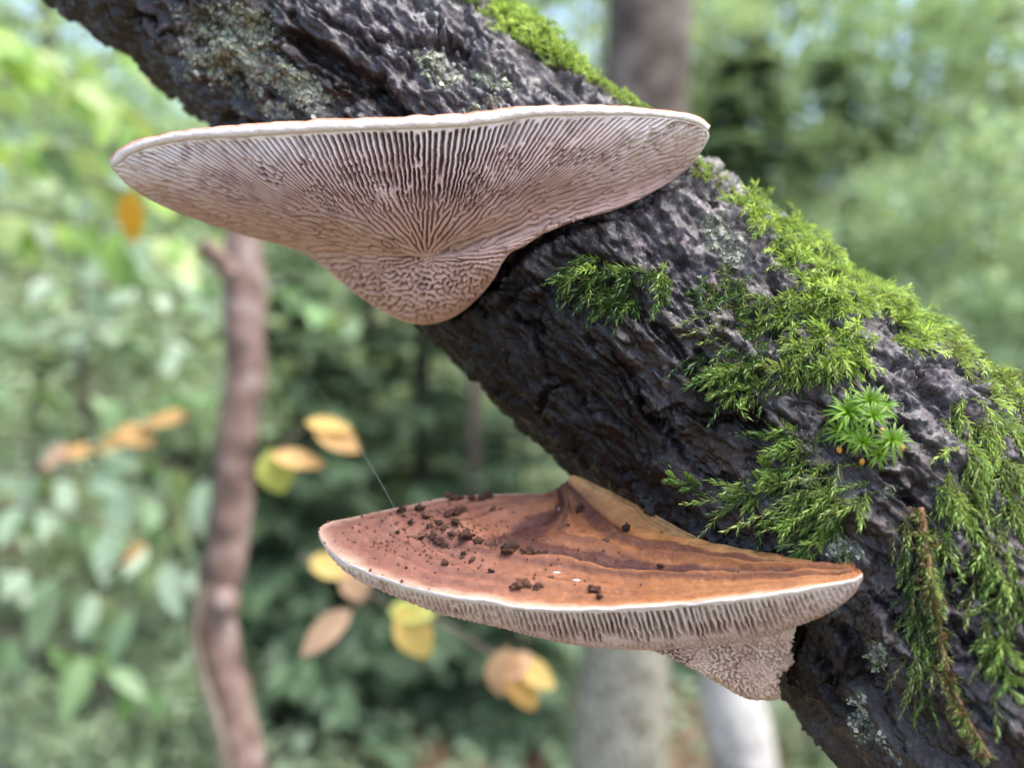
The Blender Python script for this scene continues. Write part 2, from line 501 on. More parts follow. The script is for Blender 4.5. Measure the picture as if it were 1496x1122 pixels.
def sample(img, x, y):
    hh, ww = img.shape
    x = np.clip(x, 0, ww - 1.001); y = np.clip(y, 0, hh - 1.001)
    i = x.astype(int); j = y.astype(int); fx = x - i; fy = y - j
    return img[j, i] * (1 - fx) * (1 - fy) + img[j, i + 1] * fx * (1 - fy) + img[j + 1, i] * (1 - fx) * fy + img[j + 1, i + 1] * fx * fy

# materials
k = NT('pore_flesh')
co = k.coord(); uu, vv = k.sep_uv()
n1 = k.noise(co, 55, 4); n2 = k.noise(co, 1400, 4, 0.7); n3 = k.noise(co, 240, 4)
fac = k.math('ADD', vv, k.math('MULTIPLY', k.math('SUBTRACT', n1, 0.5), 0.5))
c = k.ramp(fac, [(0.05, (0.61, 0.42, 0.36)), (0.40, (0.53, 0.355, 0.315)), (0.68, (0.66, 0.515, 0.49)), (0.95, (0.84, 0.765, 0.755))])
c = k.mix(k.ramp(n3, [(0.50, (0, 0, 0)), (0.72, (0.7, 0.7, 0.7))]), c, (0.30, 0.18, 0.145))
c = k.mix(k.ramp(n2, [(0.52, (0, 0, 0)), (0.75, (0.35, 0.35, 0.35))]), c, (0.72, 0.62, 0.58))
c = k.mix(k.ramp(k.noise(co, 90, 6, 0.7), [(0.56, (0, 0, 0)), (0.70, (0.45, 0.45, 0.45))]), c, (0.26, 0.14, 0.11))
nb = k.bump(n2, 0.35, 0.0003)
M_PORE = k.out(k.principled(c, 0.75, nb, 0.25))

k = NT('foot_flesh')
co = k.coord(); n1 = k.noise(co, 160, 4); n2 = k.noise(co, 1400, 4, 0.7)
M_FOOT = k.out(k.principled(k.ramp(n1, [(0.35, (0.52, 0.36, 0.27)), (0.6, (0.68, 0.51, 0.40))]), 0.75, k.bump(n2, 0.35, 0.0003), 0.25))

k = NT('white_margin')
co = k.coord(); n1 = k.noise(co, 300, 5); n2 = k.noise(co, 1500, 3)
uu, vv = k.sep_uv()
c = k.ramp(k.math('ADD', vv, k.math('MULTIPLY', k.math('SUBTRACT', n1, 0.5), 0.35)), [(0.0, (0.74, 0.66, 0.62)), (0.70, (0.78, 0.69, 0.64)), (0.88, (0.55, 0.30, 0.22)), (1.0, (0.36, 0.16, 0.10))])
M_MARGIN = k.out(k.principled(c, 0.7, k.bump(n2, 0.5, 0.0004, k.bump(n1, 0.5, 0.0008)), 0.25))

k = NT('zoned_cap')
co = k.coord(); uu, vv = k.sep_uv()
n1 = k.noise(co, 90, 5, 0.6); n2 = k.noise(co, 700, 5, 0.7); n3 = k.noise(co, 32, 3)
zz = k.math('ADD', vv, k.math('ADD', k.math('MULTIPLY', k.math('SUBTRACT', n1, 0.5), 0.06), k.math('MULTIPLY', k.math('SUBTRACT', n3, 0.5), 0.04)))
lr = k.math('ADD', uu, k.math('MULTIPLY', k.math('SUBTRACT', n3, 0.5), 0.35))
lrf = k.ramp(lr, [(0.22, (0, 0, 0)), (0.62, (1, 1, 1))])
W0, W1 = (0, 0, 0), (1, 1, 1)
def g_(v): return (v, v, v)
band = k.ramp(zz, [(0.0, g_(0.0)), (0.22, g_(0.0)), (0.27, g_(0.95)), (0.34, g_(0.75)), (0.37, g_(0.1)), (0.43, g_(0.1)), (0.46, g_(0.75)), (0.49, g_(0.3)), (0.515, g_(1.0)), (0.58, g_(0.95)), (0.60, g_(0.05)), (0.66, g_(0.2)), (0.685, g_(0.8)), (0.71, g_(0.2)), (0.77, g_(0.1)), (0.79, g_(0.5)), (0.82, g_(0.1)), (0.86, g_(0.45)), (0.885, g_(0.05)), (0.92, g_(0.35)), (0.95, g_(0.0))])
fine = k.n('TexWave', wave_type='BANDS', bands_direction='X'); cv = k.n('CombineXYZ'); k.l(zz, cv.inputs[0]); k.l(cv.outputs[0], fine.inputs['Vector']); fine.inputs['Scale'].default_value = 26; fine.inputs['Distortion'].default_value = 1.5
band = k.math('ADD', band, k.math('MULTIPLY', k.math('SUBTRACT', fine.outputs['Fac'], 0.5), 0.07), True)
band = k.math('MULTIPLY', band, k.ramp(n1, [(0.3, g_(0.75)), (0.55, g_(1.0))]))
light = k.mix(lrf, (0.25, 0.112, 0.080), (0.29, 0.112, 0.034))
dark = k.mix(lrf, (0.075, 0.031, 0.030), (0.048, 0.016, 0.014))
c = k.mix(band, light, dark)
c = k.mix(k.ramp(zz, [(0.10, W1), (0.26, W0)]), c, k.ramp(n1, [(0.35, (0.38, 0.17, 0.06)), (0.58, (0.58, 0.31, 0.125))]))
c = k.mix(k.ramp(zz, [(0.955, W0), (1.0, W1)]), c, (0.48, 0.32, 0.23))
c = k.mix(k.math('MULTIPLY', k.ramp(k.noise(co, 260, 6, 0.75), [(0.40, (1, 1, 1)), (0.58, (0, 0, 0))]), 0.6), c, k.mix(0.5, c, (0.05, 0.02, 0.015)))
c = k.mix(k.math('MULTIPLY', k.ramp(n2, [(0.58, (0, 0, 0)), (0.75, (1, 1, 1))]), 0.20), c, (0.50, 0.32, 0.20))
M_CAP = k.out(k.principled(c, k.ramp(n1, [(0.3, (0.45, 0.45, 0.45)), (0.7, (0.7, 0.7, 0.7))]), k.bump(n2, 0.5, 0.0005, k.bump(n1, 0.4, 0.0010)), 0.22))

def to3(c):
    return P(c[:, 0], c[:, 1], c[:, 2])

def gill_columns(ng, m, wobble_seed):
    """u (0..1 along the rim) of every column, with gills of uneven width; ng*m+1 columns"""
    r = np.random.default_rng(wobble_seed)
    wdt = np.exp(r.normal(0, 0.16, ng)); e = np.concatenate([[0], np.cumsum(wdt)]); e /= e[-1]
    return np.concatenate([np.linspace(e[i], e[i + 1], m, endpoint=False) for i in range(ng)] + [[1.0]])

def groove_profile(ng, m, sharp=0.5):
    """0 at the crest of a gill, 1 at the bottom of the gap, for one column pattern"""
    t = np.arange(ng * m + 1) / m
    d = np.abs(t - np.round(t)) * 2                # 0 at the gap, 1 at the crest
    return 1 - smooth(0.16, sharp, d)

def gill_field(ng, m, rho, seed, end_lo, end_hi, open_hi=0.97):
    """rows x columns: depth of the gaps 0..1; some gaps close early so that gills fuse"""
    r = np.random.default_rng(seed)
    g = groove_profile(ng, m, 0.74)
    end = r.uniform(end_lo, end_hi, ng + 1)
    top = open_hi - np.abs(r.normal(0, 0.012, ng + 1))
    mul = r.uniform(0.75, 1.0, ng + 1)
    idx = np.clip(np.round(np.arange(ng * m + 1) / m).astype(int), 0, ng)
    e = end[idx][None]; o = top[idx][None]; rr = rho[:, None]
    fade = smooth(e - 0.05, e + 0.05, rr) * (1 - smooth(o - 0.012, o + 0.012, rr))
    # bridges: some gaps are closed over a short length
    for _ in range(int(ng * 1.6)):
        i = r.integers(1, ng); c0 = r.uniform(end_lo + 0.05, 0.88); wd = r.uniform(0.012, 0.035)
        sel = (idx == i)
        fade[:, sel] *= (1 - 0.8 * np.exp(-((rho - c0) / wd) ** 2))[:, None]
    return g[None] * fade * mul[idx][None]

def emit_grid(G, uv, name, mat, parent, wrap=False):
    return obj(name, mesh(name, G.reshape(-1, 3), grid_faces(G.shape[0], G.shape[1], wrap), uv=uv.reshape(-1, 2)), mat, parent)

# ---- the upper bracket: seen from below
UP = thing('bracket_fungus', 'large upper bracket fungus seen from below with pale pinkish gills', 'fungus')
K = np.array([622, 377, 0.2215])
rim_in = np.array([(163, 243, .2270), (172, 240, .2240), (190, 226, .2190), (230, 212, .2120), (290, 203, .2040), (350, 200, .1975), (430, 195, .1930), (520, 190, .1905), (600, 188, .1900),
                   (680, 184, .1900), (730, 178, .1905), (780, 170, .1915), (850, 168, .1940), (920, 168, .1985), (980, 172, .2050), (1015, 180, .2120), (1034, 190, .2190)], float)
bot = np.array([(1036, 200, .2230), (1022, 225, .2290), (1000, 250, .2340), (950, 283, .2290), (900, 306, .2240), (850, 320, .2205), (800, 338, .2190), (765, 360, .2180), (746, 369, .2180), (734, 384, .2200), (723, 405, .2260),
                (702, 432, .2350), (670, 459, .2450), (642, 471, .2510), (615, 474, .2540), (580, 466, .2590), (540, 443, .2580), (505, 418, .2570), (470, 388, .2560), (440, 368, .2540),
                (400, 355, .2530), (350, 342, .2510), (290, 322, .2480), (240, 302, .2440), (200, 280, .2390), (175, 260, .2320)], float)
NGU, MC = 94, 10
uc = gill_columns(NGU, MC, 21)
# mix of chord length in the picture and a bit more crowding where the rim turns away
rim_c = crom(rim_in, 0, t=uc)
nb_ = 560
bot_c = crom(np.vstack([rim_in[-1], bot, rim_in[0]]), nb_ + 2)[1:-1]
LOOP = np.vstack([rim_c, bot_c])
NCL = len(LOOP); NF = len(rim_c)
NRW = 250
rho = 0.004 + 0.996 * np.linspace(0, 1, NRW) ** 0.8
K3 = P(K[0], K[1], K[2]); L3 = to3(LOOP)
frontw = np.zeros(NCL); jf = np.arange(NF) / (NF - 1); frontw[:NF] = smooth(0.0, 0.04, jf) * smooth(0.0, 0.05, 1 - jf)
# the gills leave the rim squarely and only then bend in to the centre
fex = np.zeros(NCL); fex[:NF] = smooth(0.0, 0.45, jf) * smooth(0.0, 0.55, 1 - jf)
LV = L3 - K3; cx_ = (LV @ RGT)
G = K3 + (LV - cx_[:, None] * RGT)[None] * rho[:, None, None] + RGT * (cx_[None] * rho[:, None] ** (1 - 0.42 * fex[None]))[..., None]
# waviness of the gills along their length (fades out at the rim)
wv = np.stack([LOOP[:, 0] / 26, LOOP[:, 1] / 26, LOOP[:, 2] * 0], 1)
todir = -FWD
bl = np.sqrt(np.clip(1 - rho ** 2, 0, 1)) - 1 + rho
bulge_bot = 0.013 * bl
bulge_frt = 0.0035 * np.sin(np.pi * rho) ** 1.0
# chin rounding grows where the outline is the chin
chin = np.exp(-((LOOP[:, 0] - 615) / 110) ** 2) * smooth(365, 410, LOOP[:, 1])
fws = np.clip(np.fft.ifft(np.fft.fft(frontw) * np.exp(-2 * (np.pi * 85 * np.fft.fftfreq(NCL)) ** 2)).real, 0, 1)
off = bulge_frt[:, None] * fws[None] + (bulge_bot[:, None] * (0.8 + 0.9 * chin[None])) * (1 - fws[None])
down = -UPV
G = G + todir * off[..., None] + down * (bulge_frt[:, None] * fws[None] * 0.9)[..., None]
# soften the keel between the front and the far side of each wing
cd_ = np.minimum(np.minimum(np.arange(NCL), NCL - np.arange(NCL)) / 150.0, np.abs(np.arange(NCL) - NF) / 150.0)
tipw = np.exp(-cd_ ** 2)
def csmooth(Gr, sig):
    kx = np.exp(-2 * (np.pi * sig * np.fft.fftfreq(Gr.shape[1])) ** 2)
    return np.fft.ifft(np.fft.fft(Gr, axis=1) * kx[None, :, None], axis=1).real
for sig, lo, hi in ((110, 0.92, 0.45), (45, 0.97, 0.75)):
    wgt = smooth(lo, hi, rho)[:, None, None] * tipw[None, :, None]
    G = G * (1 - wgt) + csmooth(G, sig) * wgt
# broad uneven swells
gp = G.reshape(-1, 3)
sw = fbm(gp / 0.022 + 3.7, 3).reshape(NRW, NCL)
gx, gy, gd = [a.reshape(NRW, NCL) for a in proj(gp)]
N_ = grid_normals(G)
sgn = np.sign(np.sum(N_ * (CAM - G), -1).mean()); N_ *= sgn
G = G + N_ * (0.0009 * sw * np.sin(np.pi * np.clip(rho, 0, 1))[:, None])[..., None]
# sideways waver of the gills
side = np.gradient(G, axis=1); side /= np.linalg.norm(side, axis=-1, keepdims=True) + 1e-12
wvr = perlin(np.stack([np.repeat(np.arange(NCL)[None] / 30.0, NRW, 0).ravel(), np.repeat(rho[:, None] * 16, NCL, 1).ravel(), np.zeros(NRW * NCL)], 1)).reshape(NRW, NCL)
wvr2 = perlin(np.stack([np.repeat(np.arange(NCL)[None] / 14.0, NRW, 0).ravel(), np.repeat(rho[:, None] * 38, NCL, 1).ravel(), np.full(NRW * NCL, 5.0)], 1)).reshape(NRW, NCL)
G = G + side * ((0.00034 * wvr + 0.00022 * wvr2) * (np.sin(np.pi * rho) ** 0.6 * smooth(0.22, 0.62, rho))[:, None] * frontw[None])[..., None]
# relief: gills outside, labyrinth within and on the chin
x0, y0, W_, H_ = 130, 140, 940, 360
yy, xx = np.mgrid[0:H_, 0:W_].astype(float)
ang = np.arctan2(yy + y0 - K[1], (xx + x0 - K[0]))
rel = np.hypot(xx + x0 - K[0], (yy + y0 - K[1]) * 1.6)
upper_half = smooth(30, -10, yy + y0 - K[1])
an = 0.75 * np.maximum(upper_half, smooth(110, 190, np.abs(xx + x0 - K[0]))) * smooth(5, 25, rel)
ori = ang
maze = turing(W_, H_, 7.0, 4, ori, an, 2, 0.40)
mz = sample(maze, gx - x0, gy - y0)
mzd = smooth(0.2, -0.7, mz)
pit = sample(turing(W_, H_, 8.2, 6, 0.2 + 0 * ang, 0.25 + 0 * ang, 1, 0.42), gx - x0, gy - y0)
chw = smooth(-6, 26, gy - K[1] - 0.10 * np.abs(gx - K[0])) * smooth(150, 90, np.abs(gx - 620))
mzd = mzd * (1 - chw) + 1.15 * smooth(0.15, -0.75, pit) * chw
gf = np.zeros((NRW, NCL))
gf[:, :NF] = gill_field(NGU, MC, rho, 8, 0.30, 0.66, 0.985)
jn = np.arange(NF) / (NF - 1)
# the gaps are deepest at the front of the rim and get shallow towards both ends
dep_u = np.zeros(NCL); dep_u[:NF] = 0.0014 + 0.0050 * np.exp(-((jn - 0.48) / 0.20) ** 2)
rb = (rho[:, None] + 0.10 * sw)
frw = np.zeros(NCL); frw[:NF] = smooth(0.0, 0.10, jf) * smooth(0.0, 0.10, 1 - jf)
wg = smooth(0.46, 0.62, rb) * frw[None]
wm = (1 - wg) * smooth(0.0, 0.10, rho)[:, None] * (1 - smooth(0.985, 1.0, rho)[:, None] * (1 - frontw[None]))
wing = smooth(120, 260, np.abs(gx - 622)) * (1 - frw[None] * smooth(0.5, 0.7, rho)[:, None])
mzd = mzd * (1 - 0.65 * wing) * (0.7 + 0.5 * smooth(-0.4, 0.4, sw))
wg = wg * smooth(60, 120, np.hypot(gx - K[0], gy - K[1]))
depth = wg * gf * dep_u[None] + np.minimum(wm * (0.0019 * mzd + 0.55 * gf * dep_u[None] * smooth(0.25, 0.5, rb) * smooth(70, 140, np.hypot(gx - K[0], gy - K[1]))), 0.0022)
depth += 0.0011 * (mzd * smooth(0.55, 0.75, sample(turing(W_, H_, 60, 9), gx - x0, gy - y0))) * wg * (1 - smooth(0.80, 0.9, rho))[:, None]
depth *= (np.clip(rho / 0.06, 0, 1) * (1 - smooth(0.982, 0.995, rho)))[:, None]
N_ = grid_normals(G); N_ *= sgn
G = G - N_ * depth[..., None]
UVc = np.stack([np.repeat(np.arange(NCL)[None] / NCL, NRW, 0), rho[:, None] * (0.15 + 0.85 * frontw[None])], -1)
rim_px = crom(rim_in, 40)[:, :2]
UVc[..., 1] = np.clip(1.0 - (seg_dist(gx.ravel(), gy.ravel(), rim_px)[0] / 190.0) ** 0.85, 0.03, 1).reshape(NRW, NCL)
r0 = int(np.searchsorted(rho, 0.56))
cl = np.r_[np.arange(NCL), 0]
inn = G[:r0 + 1, cl]; pore = emit_grid(inn, UVc[:r0 + 1, cl], 'pore_surface', M_PORE, UP)
for g in range(NGU):
    s = slice(g * MC, g * MC + MC + 1)
    emit_grid(G[r0:, s], UVc[r0:, s], 'gill', M_PORE, pore)
b0 = np.r_[np.arange(NF - 1, NCL), 0]
emit_grid(G[r0:, b0], UVc[r0:, b0], 'pore_surface', M_PORE, UP)

def margin_strip(inner, outer, parent, bulge, up=0.0, rows=14, seed=1, rough=0.00035):
    """rounded white edge between the gill line and the edge of the cap; inner/outer are world curves"""
    t = np.linspace(0, 1, rows)[:, None, None]
    ce = (inner + outer) / 2
    G = inner[None] * (1 - t) + outer[None] * t
    outw = (CAM - ce); outw /= np.linalg.norm(outw, axis=1)[:, None]
    th = np.linalg.norm(outer - inner, axis=1)
    G = G + outw[None] * (np.sin(np.pi * t) ** 0.55 * (bulge * np.clip(th / th.max(), 0.2, 1))[None, :, None])
    G = G - (inner - outer)[None] * 0.0
    nz = fbm(G.reshape(-1, 3) / 0.005 + seed, 4).reshape(G.shape[:2])
    G = G + (outw[None] * 0.7 + UPV * 0.5) * (rough * nz * np.sin(np.pi * t[..., 0]))[..., None]
    uv = np.stack([np.repeat(np.linspace(0, 1, G.shape[1])[None], rows, 0), np.repeat(t[:, :, 0], G.shape[1], 1)], -1)
    return emit_grid(G, uv, 'margin', M_MARGIN, parent), G

rim_top = np.array([(160, 240, .2290), (160, 231, .2260), (178, 214, .2200), (225, 197, .2120), (285, 187, .2040), (350, 181, .1975), (430, 176, .1930), (520, 172, .1905), (600, 169, .1900),
                    (680, 164, .1900), (730, 158, .1905), (780, 154, .1915), (850, 152, .1940), (920, 155, .1985), (980, 161, .2050), (1020, 168, .2120), (1038, 182, .2200)], float)
NM = 700
inn3 = to3(crom(rim_in, NM)); out3 = to3(crom(rim_top, NM))
wav = fbm(np.stack([np.linspace(0, 26, NM), np.zeros(NM), np.zeros(NM)], 1), 3)
out3 = out3 + UPV * (0.00045 * wav)[:, None]
margin_strip(inn3, out3, UP, 0.0016, seed=2)
# top of the cap and the side against the stem
KB = P(640, 232, 0.272)
back = to3(crom(np.vstack([rim_top[-1], bot, rim_top[0]]), 200))[1:-1]
ring = np.vstack([out3[::3], back])
rr_ = np.linspace(1, 0.02, 46)
Gt = KB + (ring - KB)[None] * rr_[:, None, None]
Gt = Gt + UPV * (0.004 * np.sin(np.pi * rr_) ** 1)[:, None, None] * (np.arange(len(ring)) < NM // 3 + 1)[None, :, None]
Gt = Gt + UPV * (0.0007 * fbm(Gt.reshape(-1, 3) / 0.01, 3).reshape(Gt.shape[:2]) * (1 - rr_)[:, None])[..., None]
uvt = np.stack([np.repeat(np.linspace(1, 0, len(ring))[None], 46, 0), np.repeat(rr_[:, None], len(ring), 1)], -1)
emit_grid(Gt, uvt, 'cap_surface', M_CAP, UP, wrap=True)

# ---- the lower bracket: seen from above
LO = thing('bracket_fungus', 'lower bracket fungus with zoned orange and maroon cap strewn with dark crumbs', 'fungus')
f_top = np.array([(472, 767, .2170), (466, 774, .2140), (470, 787, .2110), (480, 800, .2080), (499, 815, .2020), (530, 830, .1960), (575, 847, .1900), (620, 860, .1850), (670, 870, .1810), (710, 874, .1790), (758, 884, .1770), (822, 888, .1755),
                  (900, 887, .1740), (975, 882, .1730), (1077, 872, .1730), (1145, 863, .1740), (1212, 852, .1765), (1248, 846, .1785), (1260, 838, .1800)], float)
f_in = np.array([(470, 771, .2175), (465, 780, .2145), (471, 793, .2115), (481, 808, .2085), (500, 826, .2022), (530, 840, .1962), (580, 860, .1902), (625, 873, .1852), (670, 881, .1812), (712, 886, .1792), (760, 894, .1772), (822, 897, .1757),
                 (900, 896, .1742), (975, 891, .1732), (1077, 881, .1732), (1145, 873, .1742), (1212, 862, .1767), (1248, 853, .1787), (1261, 844, .1802)], float)
b_top = np.array([(1255, 832, .1830), (1232, 826, .1865), (1170, 825, .1930), (1100, 814, .2035), (1050, 798, .2120), (1000, 776, .2215), (950, 748, .2310), (905, 725, .2385), (870, 708, .2440), (848, 698, .2475),
                  (836, 695, .2490), (828, 702, .2500), (815, 713, .2515), (795, 721, .2530), (760, 721, .2545), (700, 723, .2520), (640, 729, .2460), (595, 739, .2400), (550, 748, .2340), (510, 757, .2260), (484, 762, .2200)], float)
Kt = np.array([968, 778, .2210])
NT1, NT2 = 620, 420
tl = np.vstack([crom(f_top, NT1), crom(np.vstack([f_top[-1], b_top, f_top[0]]), NT2 + 2)[1:-1]])
tl3 = to3(tl); Kt3 = P(*Kt)
NRT = 170
rr = np.linspace(0.004, 1, NRT) ** 0.85
Gt = Kt3 + (tl3 - Kt3)[None] * rr[:, None, None]
x_, y_, d_ = [a.reshape(NRT, -1) for a in proj(Gt.reshape(-1, 3))]
sw = fbm(Gt.reshape(-1, 3) / 0.016 + 1.9, 4).reshape(x_.shape); sf = fbm(Gt.reshape(-1, 3) / 0.004 + 8, 3).reshape(x_.shape)
def poly_dist3(p, line):
    best = np.full(len(p), 1e9)
    for a, b in zip(line[:-1], line[1:]):
        ab = b - a; t = np.clip(((p - a) @ ab) / (ab @ ab), 0, 1)
        best = np.minimum(best, np.linalg.norm(p - a - t[:, None] * ab, axis=1))
    return best
cp_ = Gt.reshape(-1, 3)
con = [a for a in b_top if a[0] > 833]
d_con = poly_dist3(cp_, to3(np.array([a for a in con if a[0] < 1240])))
d_rim = poly_dist3(cp_, to3(np.vstack([[a for a in b_top if a[0] < 800], f_top])))
zone = (d_con / (d_con + d_rim + 1e-9)).reshape(x_.shape)
z = zone + 0.022 * sw
rel = 0.0006 * sw + 0.00026 * sf
for c0, wd, hh in [(0.30, 0.03, 0.0010), (0.47, 0.025, 0.0014), (0.57, 0.02, -0.0010), (0.66, 0.025, 0.0010), (0.74, 0.018, -0.0007), (0.82, 0.02, 0.0006), (0.90, 0.018, 0.0004)]:
    rel += 1.5 * hh * np.exp(-((z - c0) / wd) ** 2)
rel += 0.00009 * np.sin(z * 150 + 4 * sw)
# hollow towards the stalk, bulge of the free left wing
rel -= 0.0030 * np.exp(-blob(x_, y_, 790, 760, 90, 26) ** 2)
rel += 0.0012 * np.exp(-blob(x_, y_, 569, 764, 12, 6) ** 2)
rel *= (1 - smooth(0.955, 1.0, zone)) * (1 - smooth(0.965, 1.0, rr))[:, None] * smooth(0, 0.08, rr)[:, None]
Gt = Gt + UPV * rel[..., None]
ci_ = np.arange(x_.shape[1]); tcon = np.where(ci_ < NT1, 0.0, smooth(1262, 1225, tl[:, 0]) * smooth(825, 850, tl[:, 0]))
lback = np.where(ci_ < NT1, 0.0, smooth(850, 820, tl[:, 0]))
vz = zone
uvt = np.stack([np.clip((x_ - 468) / 792, 0, 1), vz], -1)
CAPG = Gt; CAPX, CAPY = x_, y_
emit_grid(Gt, uvt, 'cap_surface', M_CAP, LO, wrap=True)
ft3 = to3(crom(f_top, NM)); fi3 = to3(crom(f_in, NM))
wav = fbm(np.stack([np.linspace(0, 30, NM), np.full(NM, 7.0), np.zeros(NM)], 1), 3)
margin_strip(ft3 * 0.32 + fi3 * 0.68, ft3, LO, 0.0007, seed=5, rough=0.0005)
# thin back edge of the free wing
bk = np.array([a for a in b_top if not (790 < a[0] < 1150)]); bk[:, 1] += 8
bt = to3(crom(np.vstack([f_top[-1] + [0, 6, 0.001], bk, f_top[0] + [0, 6, 0.001]]), 300))
# under side: gills from the rim to the lower outline
u_bot = np.array([(471, 773, .2185), (466, 784, .2165), (473, 798, .2150), (483, 812, .2145), (503, 830, .2135), (535, 850, .2120), (587, 872, .2100), (646, 895, .2080), (734, 916, .2060), (822, 938, .2050), (880, 945, .2060),
                  (930, 948, .2080), (975, 948, .2100), (1060, 940, .2110), (1110, 931, .2090), (1157, 916, .2060), (1212, 893, .1970), (1246, 870, .1890), (1261, 847, .1812)], float)
NGL = 104
ucl = gill_columns(NGL, MC, 31)
ra = 0.68 * crom(f_in, 0, t=ucl) + 0.32 * crom(f_top, 0, t=ucl)
# the gills slant a little, so the lower ends run behind
rb_ = crom(u_bot, 0, t=np.clip(ucl ** 0.96, 0, 1))
NRL = 110
v = np.linspace(1, 0, NRL)
ra3, rb3 = to3(ra), to3(rb_)
G = rb3[None] * (1 - v[:, None, None]) + ra3[None] * v[:, None, None]
w1 = 1 - v
bl = np.sqrt(np.clip(1 - w1 ** 2, 0, 1)) - 1 + w1
G = G + (down * 0.5 + todir * 0.5) * (0.0045 * bl)[:, None, None] * smooth(0, 0.1, ucl)[None, :, None] * smooth(0, 0.1, 1 - ucl)[None, :, None]
nc = G.shape[1]
side = np.gradient(G, axis=1); side /= np.linalg.norm(side, axis=-1, keepdims=True) + 1e-12
wvr = perlin(np.stack([np.repeat(np.arange(nc)[None] / 22.0, NRL, 0).ravel(), np.repeat(v[:, None] * 9, nc, 1).ravel(), np.full(NRL * nc, 2.0)], 1)).reshape(NRL, nc)
ew = smooth(0, 0.05, ucl) * smooth(0, 0.05, 1 - ucl)
G = G + side * (0.00045 * wvr * np.sin(np.pi * v)[:, None] * ew[None])[..., None]
gx, gy, gd = [a.reshape(NRL, nc) for a in proj(G.reshape(-1, 3))]
N_ = grid_normals(G); N_ *= np.sign(np.sum(N_ * (CAM - G), -1).mean())
gf = gill_field(NGL, MC, v[::-1], 18, 0.12, 0.5, 0.965)[::-1]
mz = sample(turing(900, 330, 7.0, 14), gx - 430, gy - 740); mzd = smooth(0.3, -0.5, mz)
du = 0.0010 + 0.0036 * np.exp(-((ucl - 0.58) / 0.22) ** 2)
wg = smooth(0.12, 0.42, v)[:, None] * (1 - 0.4 * smooth(0.72, 0.9, ucl)[None] * smooth(0.75, 0.5, v)[:, None])
dep = gf * du[None] * (0.42 + 0.58 * smooth(0.98, 0.70, v))[:, None] * wg * ew[None] + 0.00045 * mzd * (1 - wg) * smooth(0.0, 0.12, v)[:, None] * ew[None]
G = G - N_ * dep[..., None]
UVc = np.stack([np.repeat(ucl[None], NRL, 0), np.repeat((0.50 + 0.47 * v)[:, None], nc, 1)], -1)
GL, UVL = G, UVc
# the spongy foot running down on the stem
ca = np.array([(925, 944, .2085), (975, 944, .2100), (1040, 938, .2110), (1100, 930, .2090), (1158, 914, .2065), (1163, 912, .208)], float)
cb = np.array([(940, 948, .2120), (975, 955, .2160), (1003, 968, .2210), (1043, 990, .2250), (1077, 1011, .2270), (1104, 1017, .2280), (1133, 1014, .2290), (1132, 998, .2290), (1132, 986, .2280), (1145, 974, .2260), (1157, 964, .2240), (1153, 948, .2210), (1158, 930, .2170), (1163, 914, .2100)], float)
NC2, NR2 = 300, 190
cA, cB = to3(crom(ca, NC2)), to3(crom(cb, NC2))
v = np.linspace(0, 1, NR2)
G = cA[None] * (1 - v[:, None, None]) + cB[None] * v[:, None, None]
bl = np.sqrt(np.clip(1 - v ** 2, 0, 1)) - 1 + v
uu_ = np.linspace(0, 1, NC2)
G = G + (todir * 0.9) * (0.024 * bl)[:, None, None] * np.sin(np.pi * uu_)[None, :, None] ** 0.8
G = G + todir * (0.0012 * fbm(G.reshape(-1, 3) / 0.008, 3).reshape(NR2, NC2) * np.sin(np.pi * v)[:, None])[..., None]
gx, gy, gd = [a.reshape(NR2, NC2) for a in proj(G.reshape(-1, 3))]
yy, xx = np.mgrid[0:150, 0:300].astype(float)
mz = sample(turing(300, 150, 7.6, 24, 0.6 + 0.5 * np.sin(xx / 37.0) * np.cos(yy / 29.0), 0.2 + 0 * xx, 1, 0.75), gx - 900, gy - 890); mzd = smooth(0.3, -0.6, mz)
mzd = mzd + 0.35 * fbm(G.reshape(-1, 3) / 0.0025 + 4, 3).reshape(NR2, NC2)
N_ = grid_normals(G); N_ *= np.sign(np.sum(N_ * (CAM - G), -1).mean())
G = G - N_ * (0.0015 * mzd * (0.35 + 0.65 * smooth(-0.4, 0.5, fbm(G.reshape(-1, 3) / 0.006 + 2, 2)).reshape(NR2, NC2)) * smooth(0, 0.10, v)[:, None] * smooth(0, 0.18, 1 - v)[:, None] * (smooth(0, 0.04, uu_) * smooth(0, 0.08, 1 - uu_))[None])[..., None]
poreL = emit_grid(G, np.stack([np.repeat(uu_[None], NR2, 0), np.full((NR2, NC2), 0.08)], -1), 'pore_surface', M_FOOT, LO)
for g in range(NGL):
    s = slice(g * MC, g * MC + MC + 1)
    emit_grid(GL[:, s], UVL[:, s], 'gill', M_PORE, poreL)

# hidden under side between the lower outline and the back of the cap
ub = to3(crom(u_bot[::-1], 300)); t = np.linspace(0, 1, 24)[:, None, None]
G = ub[None] * (1 - t) + bt[None] * t
G = G + down * 0.0025 * np.sin(np.pi * t) * np.sin(np.pi * np.linspace(0, 1, 300))[None, :, None]
emit_grid(G, np.stack([np.repeat(np.linspace(0, 1, 300)[None], 24, 0), np.full((24, 300), 0.2)], -1), 'pore_surface', M_PORE, LO)

# ------------------------------------------------------------------ crumbs on the lower cap
def cap_point(px, py):
    d2 = (CAPX - px) ** 2 + (CAPY - py) ** 2
    i = np.unravel_index(np.argmin(d2), d2.shape)
    return CAPG[i]

